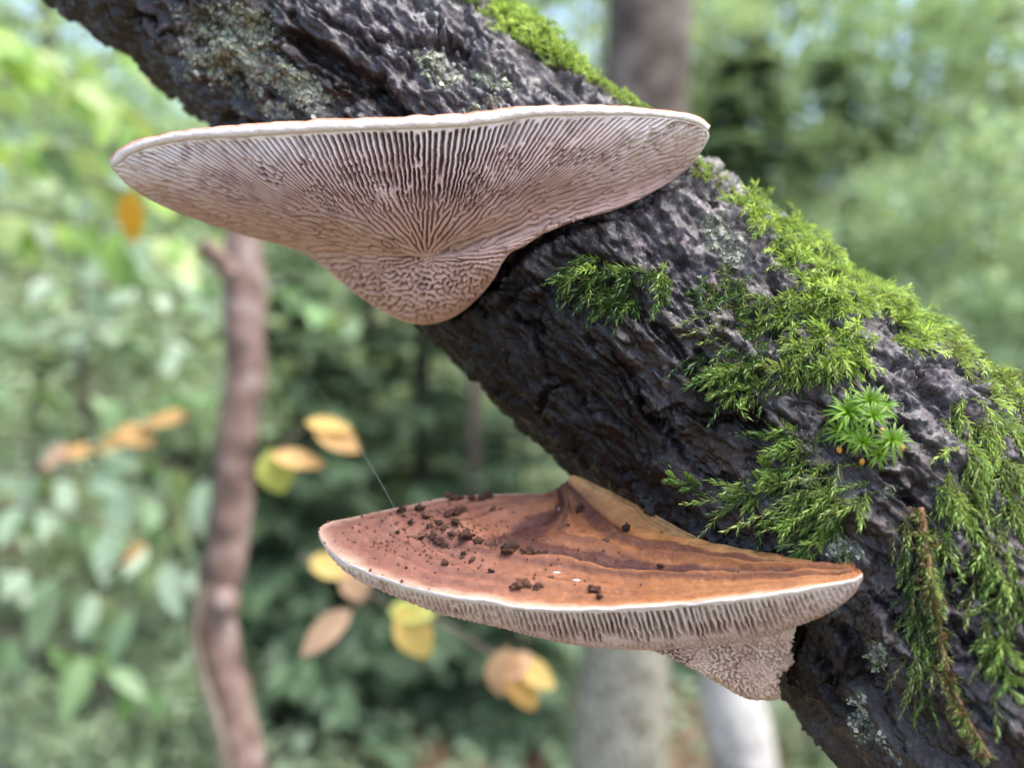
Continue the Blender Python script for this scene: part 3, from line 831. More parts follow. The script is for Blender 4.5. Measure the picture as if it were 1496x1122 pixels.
def lump(seed, r, stretch=(1, 1, 1), rough=0.35, nu=14, nv=10):
    th = np.linspace(0, 2 * np.pi, nu, endpoint=False); ph = np.linspace(0.05, np.pi - 0.05, nv)
    d = np.stack([np.sin(ph)[:, None] * np.cos(th), np.sin(ph)[:, None] * np.sin(th), np.cos(ph)[:, None] + 0 * th], -1).reshape(-1, 3)
    rr = r * (1 + rough * fbm(d * 1.3 + seed * 3.17, 3) + rough * 0.5 * perlin(d * 4.1 + seed))
    return d * rr[:, None] * np.array(stretch), grid_faces(nv, nu, True)

k = NT('crumb')
n1 = k.noise(k.coord(), 900, 4)
inf = k.n('ObjectInfo')
c = k.ramp(n1, [(0.3, (0.012, 0.006, 0.005)), (0.7, (0.06, 0.028, 0.02))])
c = k.mix(k.math('MULTIPLY', inf.outputs['Random'], 0.6), c, (0.22, 0.10, 0.06))
M_CRUMB = k.out(k.principled(c, 0.7, k.bump(n1, 0.8, 0.0005), 0.3))
k = NT('pale_crumb'); M_PALE = k.out(k.principled((0.62, 0.52, 0.44), 0.7))
lumps = [mesh('crumb', *lump(i, 1.0, (1, RNG.uniform(0.5, 1.3), RNG.uniform(0.35, 1.0)), 0.8, 18, 12)) for i in range(7)]
big = [(587, 750, 7), (663, 729, 9), (655, 724, 6), (673, 727, 6), (712, 725, 8), (704, 729, 6), (655, 749, 8), (667, 747, 8), (676, 742, 6), (600, 764, 4), (665, 772, 9), (682, 793, 9), (698, 797, 6), (698, 788, 5),
       (744, 803, 11), (742, 812, 8), (776, 804, 8), (767, 812, 7), (790, 801, 8), (795, 806, 5), (813, 812, 3.5), (848, 817, 3), (718, 832, 4.5), (915, 770, 7), (848, 738, 6), (850, 735, 5), (885, 789, 5), (642, 791, 7), (633, 783, 6),
       (650, 795, 5), (628, 765, 6), (622, 757, 6), (640, 760, 5), (612, 745, 7), (690, 728, 6), (720, 739, 5), (733, 738, 4), (936, 801, 3), (965, 825, 5), (650, 825, 4), (757, 857, 8), (768, 853, 6), (785, 860, 6), (780, 779, 3), (594, 830, 2),
       (590, 755, 3), (868, 862, 6), (877, 872, 4), (616, 780, 4), (648, 779, 4), (660, 786, 5), (676, 806, 4), (690, 812, 5), (580, 777, 3), (830, 769, 2.5)]
crl = {}
for i, (px, py, rp) in enumerate(big):
    p = cap_point(px, py + 3)
    s = rp * 1.12 / FPX * 0.2
    o = obj('crumb', lumps[i % 7], M_CRUMB, None, p + UPV * s * 0.45)
    o.scale = (s, s, s); o.rotation_euler = (RNG.uniform(-.5, .5), RNG.uniform(-.5, .5), RNG.uniform(0, 6))
    size = 'big' if rp >= 8 else ('mid-sized' if rp >= 5 else 'tiny')
    where = ('on the tan area next to the stem' if px > 820 and py < 800 else 'on the orange right half' if px > 830 else 'near the front margin' if py > 822 else 'on the back rim' if py < 735 else
             'in the row at the middle' if px > 730 else 'at the right end of the left heap' if px > 655 else 'within the left heap' if px > 605 else 'at the left end of the heap')
    tag(o, f'{size} dark brown crumb {where} of the lower cap', 'crumb', f'{size} crumbs {where} of the lower cap')
for px, py, rp, lab in [(813, 835, 5, 'small white speck lying left of another on the lower cap'), (842, 849, 5, 'small white speck near the front margin of the lower cap')]:
    p = cap_point(px, py); s = rp / FPX * 0.19
    o = obj('pale_crumb', lumps[3].copy(), None, None, p + UPV * s * 0.3); o.data.materials.clear(); o.data.materials.append(M_PALE)
    o.scale = (s * 1.2, s, s * 0.6); tag(o, lab, 'crumb')
# fine dust, too small to pick apart
dv, df, n0 = [], [], 0
lv, lf = lump(3, 1.0, nu=5, nv=4)
for i in range(520):
    px, py = RNG.normal(640, 60), RNG.normal(778, 22)
    if i > 440: px, py = RNG.uniform(520, 1150), RNG.uniform(770, 868)
    p = cap_point(px, py); s = RNG.uniform(0.7, 3.0) / FPX * 0.2
    dv.append(lv * s + p + UPV * s * 0.3); df.append(lf + n0); n0 += len(lv)
tag(obj('debris_dust', mesh('debris_dust', np.vstack(dv), np.vstack(df)), M_CRUMB), 'fine brown dust strewn over the lower cap', 'dust', kind='stuff')

# ------------------------------------------------------------------ spider silk
k = NT('silk'); M_SILK = k.out(k.principled((0.75, 0.76, 0.74), 0.35))
sp = crom([(578, 745, 0.225), (560, 712, 0.232), (528, 658, 0.245), (470, 575, 0.28), (395, 480, 0.34), (330, 400, 0.42)], 20)
tag(obj('spider_thread', mesh('spider_thread', *tube(to3(sp), 0.000016, 4, cap=False)), M_SILK), 'fine silk thread rising left from the lower cap edge', 'thread')

# ------------------------------------------------------------------ moss
def moss_shoots(p, n, f, length, nl, leaf, wid=0.30, lift=0.7, droop=0.6, spread=0.9, col=None, rng=RNG, flat=0.35):
    """shoots of small keeled leaves; every argument but nl per shoot. Returns vertices, triangles, tints"""
    S = len(p)
    t = np.linspace(0.0, 1, nl)[None, :, None]
    n = n[:, None]; f = f[:, None]; L = length[:, None, None]
    g = np.array([0, 0, -1.0])
    dirs = n * (lift * (1 - t)) + f * (0.35 + 0.65 * t) + g * droop * t + rng.normal(0, 0.16, (S, 1, 3))
    dirs /= np.linalg.norm(dirs, axis=-1, keepdims=True)
    path = p[:, None] + np.cumsum(dirs, 1) * L / nl
    sidev = np.cross(dirs, n + 1e-4); sidev /= np.linalg.norm(sidev, axis=-1, keepdims=True) + 1e-9
    upv = np.cross(sidev, dirs)
    az = (np.arange(nl)[None] * 2.4 + rng.uniform(0, 6.28, (S, 1)))[..., None]
    e = sidev * np.cos(az) + upv * np.sin(az) * (1 - flat) + upv * 0.15
    e /= np.linalg.norm(e, axis=-1, keepdims=True)
    sp_ = spread * (1 - 0.45 * t ** 2) * (1 + rng.normal(0, 0.15, (S, nl, 1)))
    ld = dirs * np.cos(sp_) + e * np.sin(sp_)
    wv_ = np.cross(ld, dirs); wv_ /= np.linalg.norm(wv_, axis=-1, keepdims=True) + 1e-9
    nrm = np.cross(wv_, ld)
    ll = leaf[:, None, None] * (0.65 + 0.5 * np.sin(np.pi * np.clip(t * 0.9 + 0.1, 0, 1))) * (1 + rng.normal(0, 0.12, (S, nl, 1)))
    w = ll * wid
    b = path
    tip = b + ld * ll + (dirs * 0.22 + nrm * 0.05) * ll
    mid = b + ld * ll * 0.42
    lf_ = mid + wv_ * w * 0.5 + nrm * w * 0.22
    rt_ = mid - wv_ * w * 0.5 + nrm * w * 0.22
    m2 = b + ld * ll * 0.74 + dirs * ll * 0.10
    l2 = m2 + wv_ * w * 0.30 + nrm * w * 0.10; r2 = m2 - wv_ * w * 0.30 + nrm * w * 0.10
    V = np.stack([b, lf_, mid - nrm * w * 0.05, rt_, l2, r2, tip], 2).reshape(-1, 3)
    tri = np.array([[0, 1, 2], [0, 2, 3], [1, 4, 2], [2, 4, 5], [2, 5, 3], [4, 6, 5]])
    F = (np.arange(S * nl)[:, None, None] * 7 + tri[None]).reshape(-1, 3)
    if col is None: col = np.tile([[0.14, 0.26, 0.03]], (S, 1))
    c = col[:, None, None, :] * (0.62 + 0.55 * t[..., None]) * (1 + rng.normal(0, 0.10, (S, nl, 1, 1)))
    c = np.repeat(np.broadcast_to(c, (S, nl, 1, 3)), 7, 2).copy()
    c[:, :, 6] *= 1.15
    # stems
    k3 = np.linspace(0, nl - 1, 7).astype(int)
    sp3 = path[:, k3]; r_ = (0.00010 + 0 * L)
    a = sidev[:, k3]; b2 = upv[:, k3]
    ring = np.stack([sp3 + a * r_, sp3 - 0.5 * a * r_ + 0.8 * b2 * r_, sp3 - 0.5 * a * r_ - 0.8 * b2 * r_], 2)     # S,7,3,3
    base = len(V); i = np.arange(6)[:, None]; j = np.arange(3)[None]
    aa = i * 3 + j; bb = i * 3 + (j + 1) % 3
    tr = np.concatenate([np.stack([aa, bb, bb + 3], -1).reshape(-1, 3), np.stack([aa, bb + 3, aa + 3], -1).reshape(-1, 3)])
    F2 = (np.arange(S)[:, None, None] * 21 + tr[None]).reshape(-1, 3) + base
    c2 = np.repeat((col * np.array([0.75, 0.55, 0.5]))[:, None], 21, 1).reshape(-1, 3)
    return np.vstack([V, ring.reshape(-1, 3)]), np.vstack([F, F2]), np.clip(np.vstack([c.reshape(-1, 3), c2]), 0, 1)

M_MOSS = leaf_material('moss_leaf', 0.45, 0.32, spec=0.6)
ROWS = slice(3, 903)
VP = TRK[ROWS, :NT_F].reshape(-1, 3); VN = TRKN[ROWS, :NT_F].reshape(-1, 3); VN0 = NRM0[ROWS, :NT_F].reshape(-1, 3)
vx, vy, vd = proj(VP)
VT = np.repeat(T[ROWS][:, None], NT_F, 1).reshape(-1, 3)          # along the stem, towards the lower right
facing = np.sum(VN0 * (CAM - VP), 1) / np.linalg.norm(CAM - VP, axis=1)
patchy = fbm(VP / 0.006 + 12, 3)

def pick(blobs, count, rng, face=(-0.35, 1.0), gaps=0.5):
    w = np.zeros(len(VP))
    for cx, cy, rx, ry, ang, wt in blobs:
        w = np.maximum(w, wt * (1 - smooth(0.6, 1.05, blob(vx, vy, cx, cy, rx, ry, ang) + 0.22 * patchy)))
    w *= (facing > face[0]) & (facing < face[1])
    w *= np.clip(1 + gaps * 2.2 * patchy, 0, 2)
    w /= w.sum()
    return rng.choice(len(VP), count, p=w)

def img_dir(dx, dy):
    """world direction that runs (dx,dy) in the picture"""
    v = RGT * dx - UPV * dy
    return v / np.linalg.norm(v)

def moss_patch(name, label, blobs, count, length, leaf, nl, flow, cols, seed, lift=0.7, droop=0.3, spread=0.9, wid=0.24, face=(-0.35, 1.0), gaps=0.5, flat=0.35, jit=0.5, sink=0.0004):
    rng = np.random.default_rng(seed)
    i = pick(blobs, count, rng, face, gaps)
    p = VP[i] - VN0[i] * sink; n = VN[i] * 0.5 + VN0[i]; n /= np.linalg.norm(n, axis=1)[:, None]
    f = np.tile(flow, (count, 1)) + rng.normal(0, jit, (count, 3))
    f -= n * np.sum(f * n, 1)[:, None] * 0.8; f /= np.linalg.norm(f, axis=1)[:, None]
    L = length * np.exp(np.clip(rng.normal(0, 0.36, count), -0.9, 0.45)); lf = leaf * np.exp(rng.normal(0, 0.16, count))
    cc = np.array(cols); col = cc[rng.integers(0, len(cc), count)] * np.exp(rng.normal(0, 0.20, (count, 1)))
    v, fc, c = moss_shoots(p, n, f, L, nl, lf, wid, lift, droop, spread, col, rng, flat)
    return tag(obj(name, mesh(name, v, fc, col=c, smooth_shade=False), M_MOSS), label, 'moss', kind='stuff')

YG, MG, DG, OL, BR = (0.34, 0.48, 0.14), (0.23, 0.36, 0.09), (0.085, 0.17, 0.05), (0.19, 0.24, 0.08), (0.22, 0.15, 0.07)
DL = img_dir(-0.7, 0.7); DN = img_dir(-0.15, 1); LF = img_dir(-1, 0.25); DR = img_dir(0.5, 0.8); UPR = img_dir(0.6, -0.6)
moss_patch('moss_cushion', 'bright green moss cushion on the stem edge above the upper bracket', [(745, 15, 55, 40, 40, 1), (780, 45, 62, 34, 42, 1), (820, 85, 40, 18, 40, 1), (700, -30, 60, 40, 40, 1)], 1150, 0.0050, 0.0016, 15, DL, [YG, YG, MG], 101, lift=1.2, droop=0.05, spread=0.75, gaps=0.4, jit=0.9)
moss_patch('moss_fringe', 'thin moss fringe on the stem edge running into the upper bracket', [(860, 108, 60, 9, 38, 1), (905, 140, 45, 9, 36, 1)], 420, 0.0030, 0.0010, 12, DL, [YG, MG], 102, lift=1.3, droop=0, spread=0.7, face=(-0.5, 0.45), jit=0.9)
moss_patch('moss_fringe', 'thin moss fringe on the stem edge below the tip of the upper bracket', [(1012, 243, 26, 12, 40, 1), (1050, 270, 60, 9, 40, 1)], 420, 0.0030, 0.0010, 12, DL, [YG, MG, OL], 103, lift=1.2, droop=0, spread=0.7, face=(-0.5, 0.55), jit=0.9)
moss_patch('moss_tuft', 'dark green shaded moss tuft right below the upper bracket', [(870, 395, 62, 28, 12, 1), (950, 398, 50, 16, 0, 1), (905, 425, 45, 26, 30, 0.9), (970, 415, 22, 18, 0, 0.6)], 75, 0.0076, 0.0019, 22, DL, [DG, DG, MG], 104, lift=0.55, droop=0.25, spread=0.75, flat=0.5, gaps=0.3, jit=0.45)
moss_patch('moss_mat', 'thick bright green moss mat over the middle of the stem edge', [(1120, 325, 55, 20, 42, 1), (1180, 375, 85, 42, 48, 1), (1220, 420, 60, 46, 50, 1), (1225, 490, 46, 66, 10, 1), (1190, 520, 50, 40, 0, 0.8), (1180, 450, 50, 40, 0, 0.7)], 800, 0.0066, 0.0018, 19, DL, [YG, YG, MG, MG], 105, lift=0.7, droop=0.3, spread=0.85, gaps=0.7, jit=0.55)
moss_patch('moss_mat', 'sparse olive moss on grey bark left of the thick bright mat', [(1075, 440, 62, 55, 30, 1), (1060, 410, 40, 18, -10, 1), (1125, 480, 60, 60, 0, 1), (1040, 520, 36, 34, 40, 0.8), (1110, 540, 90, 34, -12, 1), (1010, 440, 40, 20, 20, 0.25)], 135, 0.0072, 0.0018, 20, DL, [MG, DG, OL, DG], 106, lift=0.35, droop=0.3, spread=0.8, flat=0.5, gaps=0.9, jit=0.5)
moss_patch('moss_mat', 'feathery green moss mat just above the right end of the lower bracket', [(1160, 690, 95, 32, -8, 1), (1120, 715, 80, 24, -8, 1), (1200, 740, 60, 50, 0, 1), (1150, 640, 50, 40, 20, 0.45), (1240, 715, 50, 40, 0, 0.9), (1205, 790, 36, 30, 0, 0.8)], 130, 0.0080, 0.0018, 24, img_dir(-0.85, 0.45), [MG, DG, MG, YG], 107, lift=0.35, droop=0.35, spread=0.75, flat=0.55, gaps=0.6, jit=0.42)
moss_patch('moss_mat', 'bright moss tufts on the stem edge beyond the bare bark patch', [(1275, 432, 28, 26, 40, 1), (1320, 465, 50, 18, 42, 1), (1325, 490, 24, 24, 0, 1)], 300, 0.0060, 0.0018, 17, DN, [YG, YG, MG], 108, lift=1.1, droop=0.2, spread=0.8, gaps=0.4, jit=0.6)
moss_patch('moss_fringe', 'soft yellow green moss fringe on the stem edge at the right', [(1400, 515, 60, 20, 38, 1), (1470, 575, 60, 30, 38, 1), (1530, 620, 60, 40, 38, 1)], 450, 0.0056, 0.0018, 15, DN, [YG, YG, OL], 109, lift=1.0, droop=0.2, spread=0.8, gaps=0.4, jit=0.6, face=(-0.5, 0.75))
moss_patch('moss_curtain', 'blurred curtain of moss hanging down the near right end of the stem', [(1450, 690, 80, 120, 0, 1), (1400, 740, 60, 70, 0, 0.8), (1470, 850, 60, 110, 0, 1), (1430, 620, 70, 40, 30, 1), (1520, 760, 60, 160, 0, 1), (1455, 960, 26, 70, 10, 0.8)], 560, 0.0070, 0.0016, 20, DN, [MG, OL, YG, YG, MG, MG], 110, lift=0.5, droop=0.55, spread=0.7, flat=0.5, gaps=0.7, jit=0.42)
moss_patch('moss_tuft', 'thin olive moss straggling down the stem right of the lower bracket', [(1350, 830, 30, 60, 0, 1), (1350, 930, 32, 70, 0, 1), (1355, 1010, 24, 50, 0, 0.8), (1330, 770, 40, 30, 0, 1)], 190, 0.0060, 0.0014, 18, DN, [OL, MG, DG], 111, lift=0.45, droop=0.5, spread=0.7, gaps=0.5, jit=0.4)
# the brown strand that hangs down among them
def surf(px, py):
    i = np.argmin((vx - px) ** 2 + (vy - py) ** 2); return VP[i], VN0[i]
pp = [surf(*a) for a in [(1338, 740), (1348, 790), (1358, 850), (1368, 900), (1385, 960), (1395, 1000), (1415, 1050), (1445, 1100)]]
pts = crom([np.r_[0.1 * i, 0, 0, a + b * 0.002] for i, (a, b) in enumerate(pp)], 60)[:, 3:]
stc = obj('brown_moss_strand', None)
tag(stc, 'brown withered moss strand trailing down the right part of the stem', 'moss')
k = NT('brown_strand'); M_STR = k.out(k.principled((0.24, 0.13, 0.06), 0.6))
obj('stem', mesh('stem', *tube(pts, np.linspace(0.0009, 0.0005, 60), 6, 0.3)), M_STR, stc)
rng = np.random.default_rng(5); ii = rng.integers(0, 58, 230)
nn = np.array([surf(*a)[1] for a in [(1368, 900)]])[0]
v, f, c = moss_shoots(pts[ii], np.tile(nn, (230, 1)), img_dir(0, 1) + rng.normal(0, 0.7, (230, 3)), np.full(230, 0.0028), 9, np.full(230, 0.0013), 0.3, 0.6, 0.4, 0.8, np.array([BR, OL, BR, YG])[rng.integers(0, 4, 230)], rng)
obj('leaflets', mesh('leaflets', v, f, col=c, smooth_shade=False), M_MOSS, stc)['kind'] = 'stuff'

# single feathery fronds that stand clear of the mats: root px, tip px, label
fr = [((1110, 548), (1003, 578), 'long pale moss frond reaching left over the dark bark'),
      ((1120, 560), (1040, 590), 'short pale moss frond just under the longest one'),
      ((1030, 712), (968, 680), 'lone green moss sprig lying above the lower bracket'),
      ((1175, 720), (1040, 722), 'longest dark green frond of the moss above the lower bracket'),
      ((1190, 735), (1100, 760), 'drooping dark green frond next to the lower bracket cap'),
      ((1120, 480), (1022, 530), 'green moss frond hanging beside the deep bark crack'),
      ((1235, 500), (1245, 575), 'pale moss chain hanging towards the starry moss clump'),
      ((1090, 520), (1018, 565), 'thin olive frond left of the pale moss fronds'),
      ((1200, 780), (1172, 800), 'small moss sprig touching the cap edge of the lower bracket'),
      ((1462, 930), (1478, 1045), 'long moss chain hanging at the lower right corner'),
      ((1165, 635), (1100, 625), 'short green frond left of the starry moss clump')]
for (a, b, lab) in fr:
    pa, na = surf(*a); pb, nb2 = surf(*b)
    pb = pb + nb2 * 0.0022; d = pb - pa; L = np.linalg.norm(d)
    S = 9
    rng = np.random.default_rng(int(a[0]))
    tt = np.linspace(0, 0.62, S); roots = pa + d * tt[:, None] + na * (0.0012 * np.sin(np.pi * tt))[:, None]
    sd = np.cross(d / L, na)
    dirs = d / L + sd * (np.where(np.arange(S) % 2, 0.8, -0.8) * (np.arange(S) > 0))[:, None]; dirs /= np.linalg.norm(dirs, axis=1)[:, None]
    Ls = np.r_[L, np.linspace(0.34, 0.2, S - 1) * L]
    v, f, c = moss_shoots(roots, np.tile(na, (S, 1)), dirs, Ls, 34, np.full(S, 0.0017) * np.r_[1.1, np.full(S - 1, 0.85)], 0.32, 0.12, 0.05, 0.7, np.array([MG, YG, (0.20, 0.33, 0.09)])[rng.integers(0, 3, S)], rng, 0.7)
    tag(obj('moss_frond', mesh('moss_frond', v, f, col=c, smooth_shade=False), M_MOSS), lab, 'moss', 'single moss fronds on the stem')

# starry moss with orange capsules
star = thing('star_moss', 'starry bright green moss clump with small orange capsules', 'moss')
M_STAR = leaf_material('star_leaf', 0.4, 0.35, spec=0.5)
def rosette(p, n, r, nleaf, seed, parent, name='rosette', base=(0.17, 0.32, 0.025)):
    rng = np.random.default_rng(seed)
    a = np.cross(n, [0.3, 0.5, 0.81]); a /= np.linalg.norm(a); b = np.cross(n, a)
    V, F, Cc = [], [], []
    for i in range(nleaf):
        az = i * 2.39996 + rng.normal(0, 0.15); el = R(12 + 62 * (i / nleaf)) + rng.normal(0, 0.08)
        out_ = a * math.cos(az) + b * math.sin(az)
        l = r * (1.05 - 0.35 * i / nleaf) * math.exp(rng.normal(0, 0.12)); w = l * 0.07
        sdv = np.cross(n, out_)
        pts_ = []
        for t in (0.0, 0.25, 0.55, 0.8, 1.0):
            e2 = el - 0.55 * t * t
            pts_.append(p + (out_ * math.cos(e2) + n * math.sin(e2)) * l * t)
        wd = [w * 0.7, w, w * 0.85, w * 0.5, 0.0]
        n0 = len(V) * 1
        rows = []
        for q_, w_ in zip(pts_, wd):
            rows += [q_ - sdv * w_ + n * w_ * 0.5, q_, q_ + sdv * w_ + n * w_ * 0.5]
        base_i = sum(len(x) for x in V)
        V.append(np.array(rows))
        for s_ in range(4):
            for c_ in (0, 1):
                o0 = base_i + s_ * 3 + c_
                F.append((o0, o0 + 1, o0 + 4, o0 + 3))
        cc = np.array(base) * math.exp(rng.normal(0, 0.2)); Cc.append(np.tile(cc, (15, 1)))
    return obj(name, mesh(name, np.vstack(V), np.array(F), col=np.clip(np.vstack(Cc), 0, 1)), M_STAR, parent)
for i, (px, py, r, lift, nl_) in enumerate([(1235, 612, 0.0058, 0.004, 40), (1262, 598, 0.0052, 0.006, 36), (1266, 624, 0.0046, 0.008, 36), (1298, 650, 0.0050, 0.004, 36), (1258, 655, 0.0044, 0.005, 34), (1222, 636, 0.0046, 0.003, 32), (1284, 600, 0.0044, 0.003, 30), (1240, 645, 0.0044, 0.004, 30), (1282, 668, 0.0040, 0.002, 28)]):
    p, n = surf(px, py); n = n * 0.8 + (CAM - p) / np.linalg.norm(CAM - p) * 0.4 + UPV * 0.35; n /= np.linalg.norm(n)
    rosette(p + n * lift * 0.6, n, r, nl_, i, star)
k = NT('orange_capsule'); M_CAPS = k.out(k.principled((0.62, 0.27, 0.04), 0.3, spec=0.5))
for i, (px, py, r) in enumerate([(1281, 632, 5.5), (1222, 655, 5), (1254, 675, 4.5), (1312, 656, 5)]):
    p, n = surf(px, py); s = r / FPX * 0.195
    v, f = lump(i, s, (0.9, 0.9, 1.15), 0.16)
    obj('capsule', mesh('capsule', v + p + n * 0.0018 + todir * 0.0006, f), M_CAPS, star)
p, n = surf(212, 108)
tag(rosette(p - n * 0.0003, n * 0.6 + UPV * 0.5, 0.0042, 22, 77, None, 'moss_tuft', (0.12, 0.24, 0.03)), 'tiny green moss tuft alone on the dark bark at upper left', 'moss')

# ------------------------------------------------------------------ lichen flakes
vl = LICH[ROWS, :NT_F].reshape(-1)
rng = np.random.default_rng(9)
w = np.clip(vl - 0.15, 0, 1) * (facing > 0.0) * np.clip(1 + 1.5 * patchy, 0, 2); i = rng.choice(len(VP), 7500, p=w / w.sum())
n = VN[i]; a = np.cross(n, rng.normal(size=(len(i), 3))); a /= np.linalg.norm(a, axis=1)[:, None]; b = np.cross(n, a)
s = (0.00036 * np.exp(rng.normal(0, 0.4, len(i))))[:, None]
p0 = VP[i]
th6 = np.linspace(0, 2 * np.pi, 6, endpoint=False)
ringp = [p0 + n * 0.00016 + (a * math.cos(t) + b * math.sin(t)) * s * rng.uniform(0.5, 1.2, (len(i), 1)) + n * s * rng.uniform(-0.1, 0.55, (len(i), 1)) for t in th6]
V = np.stack([p0 + n * 0.0001] + ringp, 1).reshape(-1, 3)
tri = np.array([[0, j + 1, (j + 1) % 6 + 1] for j in range(6)])
F = (np.arange(len(i))[:, None, None] * 7 + tri[None]).reshape(-1, 3)
pal = np.array([(0.36, 0.38, 0.30), (0.30, 0.34, 0.23), (0.40, 0.37, 0.34), (0.16, 0.19, 0.12)])
cc = np.repeat(pal[rng.integers(0, 4, len(i))] * np.exp(rng.normal(0, 0.2, (len(i), 1))), 7, 0)
k = NT('lichen'); M_LICH = k.out(k.principled(k.tint(), 0.85, spec=0.2))
tag(obj('lichen_crust', mesh('lichen_crust', V, F, col=cc), M_LICH), 'pale grey green lichen crust spotting the dark bark', 'lichen', kind='stuff')

# ------------------------------------------------------------------ ground
def ground_h(x, y):
    p = np.stack([x, y, 0 * x], 1)
    return 0.10 * fbm(p / 2.5, 3) * smooth(0.6, 3, np.hypot(x, y)) + 0.02 * fbm(p / 0.35 + 3, 3) - 0.35 * smooth(0.8, 2.5, np.hypot(x, y)) + 0.02 * np.clip(np.hypot(x, y) - 6, 0, 400)
gr = np.concatenate([np.linspace(0.05, 8, 90), np.geomspace(8.3, 900, 60)]); ga = np.linspace(0, 2 * np.pi, 160, endpoint=False)
gx = (gr[:, None] * np.sin(ga)).ravel(); gy = (gr[:, None] * np.cos(ga)).ravel()
k = NT('forest_floor')
co = k.coord(); n1 = k.noise(co, 9, 6, 0.7); n2 = k.noise(co, 1.1, 4)
c = k.ramp(n1, [(0.3, (0.05, 0.032, 0.022)), (0.5, (0.14, 0.09, 0.06)), (0.7, (0.30, 0.20, 0.15))])
c = k.mix(k.ramp(n2, [(0.45, (0, 0, 0)), (0.6, (0.8, 0.8, 0.8))]), c, k.ramp(n1, [(0.3, (0.02, 0.05, 0.012)), (0.7, (0.08, 0.14, 0.035))]))
M_GROUND = k.out(k.principled(c, 0.9, k.bump(n1, 0.6, 0.05)))
tag(obj('ground', mesh('ground', np.stack([gx, gy, ground_h(gx, gy)], 1), grid_faces(len(gr), 160, True)), M_GROUND), 'forest floor of brown litter and low green plants', 'ground', kind='structure')

# ------------------------------------------------------------------ leaves, twigs, trees behind
def leaf_mesh(l, w, fold=0.25, curl=0.25, col=(0.1, 0.2, 0.05), rng=RNG, nseg=6, tipcol=None):
    t = np.linspace(0, 1, nseg + 1)
    prof = np.sin(np.pi * t ** 0.85) ** 0.8; prof[0] = 0.04; prof[-1] = 0.0
    z = -curl * l * t ** 2
    ctr = np.stack([t * l, 0 * t, z], 1)
    off = np.stack([0 * t, prof * w / 2, prof * w / 2 * fold], 1)
    V = np.concatenate([ctr + off, ctr, ctr + off * np.array([1, -1, 1])])
    n = nseg + 1
    F = [(i, i + 1, n + i + 1, n + i) for i in range(nseg)] + [(n + i, n + i + 1, 2 * n + i + 1, 2 * n + i) for i in range(nseg)]
    c = np.tile(np.array(col), (len(V), 1)) * (1 + rng.normal(0, 0.06, (len(V), 1)))
    if tipcol is not None:
        m = np.tile(smooth(0.3, 0.9, t), 3)[:, None]; c = c * (1 - m) + np.array(tipcol) * m
    return mesh('leaf', V, np.array(F), col=np.clip(c, 0, 1))

def orient(o, d, up, roll=0.0):
    d = Vector(d).normalized(); z = Vector(up); y = z.cross(d)
    if y.length < 1e-4: y = Vector((1, 0, 0)).cross(d)
    y.normalize(); z = d.cross(y)
    m = Matrix((d, y, z)).transposed() @ Matrix.Rotation(roll, 3, 'X')
    o.rotation_euler = m.to_euler()

M_LEAF = leaf_material('broad_leaf', 0.35, 0.42, spec=0.5)
M_YLEAF = leaf_material('autumn_leaf', 0.35, 0.5, spec=0.3)
def bark_material(name, stops, scale, rough=0.8, bumpd=0.01):
    k = NT(name); co = k.coord()
    n1 = k.noise(co, scale, 5, 0.65); n2 = k.noise(co, scale * 0.25, 3)
    c = k.ramp(k.math('ADD', k.math('MULTIPLY', n1, 0.6), k.math('MULTIPLY', n2, 0.4)), stops)
    return k.out(k.principled(c, rough, k.bump(n1, 0.7, bumpd), 0.3))
M_TWIG = bark_material('twig_bark', [(0.3, (0.05, 0.035, 0.028)), (0.7, (0.14, 0.10, 0.08))], 60, bumpd=0.001)

def px_tube(name, pts, rad, mat, parent, seg=10, noise=0.0, n=40):
    c = crom(pts, n)
    r_ = np.interp(np.linspace(0, 1, n), np.linspace(0, 1, len(rad)), rad)
    return obj(name, mesh(name, *tube(to3(c), r_, seg, noise)), mat, parent)

# brown sapling at the left
sap = thing('brown_sapling', 'reddish brown sapling stem with a broken side stub at left', 'tree')
M_SAP = bark_material('sapling_bark', [(0.38, (0.035, 0.025, 0.020)), (0.46, (0.14, 0.092, 0.072)), (0.54, (0.23, 0.16, 0.135)), (0.64, (0.42, 0.36, 0.33))], 24, 0.6, 0.004)
D = 0.85
u_ = D / FPX
px_tube('trunk', [(372, -900, D + .1), (366, 0, D), (362, 250, D), (357, 345, D), (358, 450, D), (357, 560, D), (348, 650, D), (342, 720, D), (333, 800, D), (318, 860, D), (316, 930, D), (332, 1010, D), (348, 1080, D), (352, 1200, D), (356, 1900, D), (360, 2400, D)],
        [27 * u_, 33 * u_, 34 * u_, 33 * u_, 33 * u_, 30 * u_, 29 * u_, 29 * u_, 30 * u_, 32 * u_, 33 * u_, 34 * u_, 34 * u_, 36 * u_, 44 * u_, 52 * u_], M_SAP, sap, 16, 0.13, 120)
px_tube('stub', [(335, 400, D - .02), (325, 385, D - .025), (308, 368, D - .03), (294, 356, D - .035)], [16 * u_, 15 * u_, 14 * u_, 13 * u_], M_SAP, sap, 10, 0.1, 12)
px_tube('side_stem', [(300, 850, D - .03), (284, 920, D - .035), (296, 990, D - .03), (318, 1060, D - .03), (330, 1140, D - .03), (335, 1500, D)], [5 * u_, 7 * u_, 8 * u_, 8 * u_, 8 * u_, 9 * u_], bark_material('pale_stem', [(0.3, (0.09, 0.075, 0.05)), (0.7, (0.22, 0.19, 0.14))], 30, bumpd=0.002), sap, 10, 0.1, 40)
obj('knot', mesh('knot', *[a if j else a + P(330, 880, D - 0.02) for j, a in enumerate(lump(4, 0.014, (1, 0.8, 1), 0.3))]), M_SAP, sap)

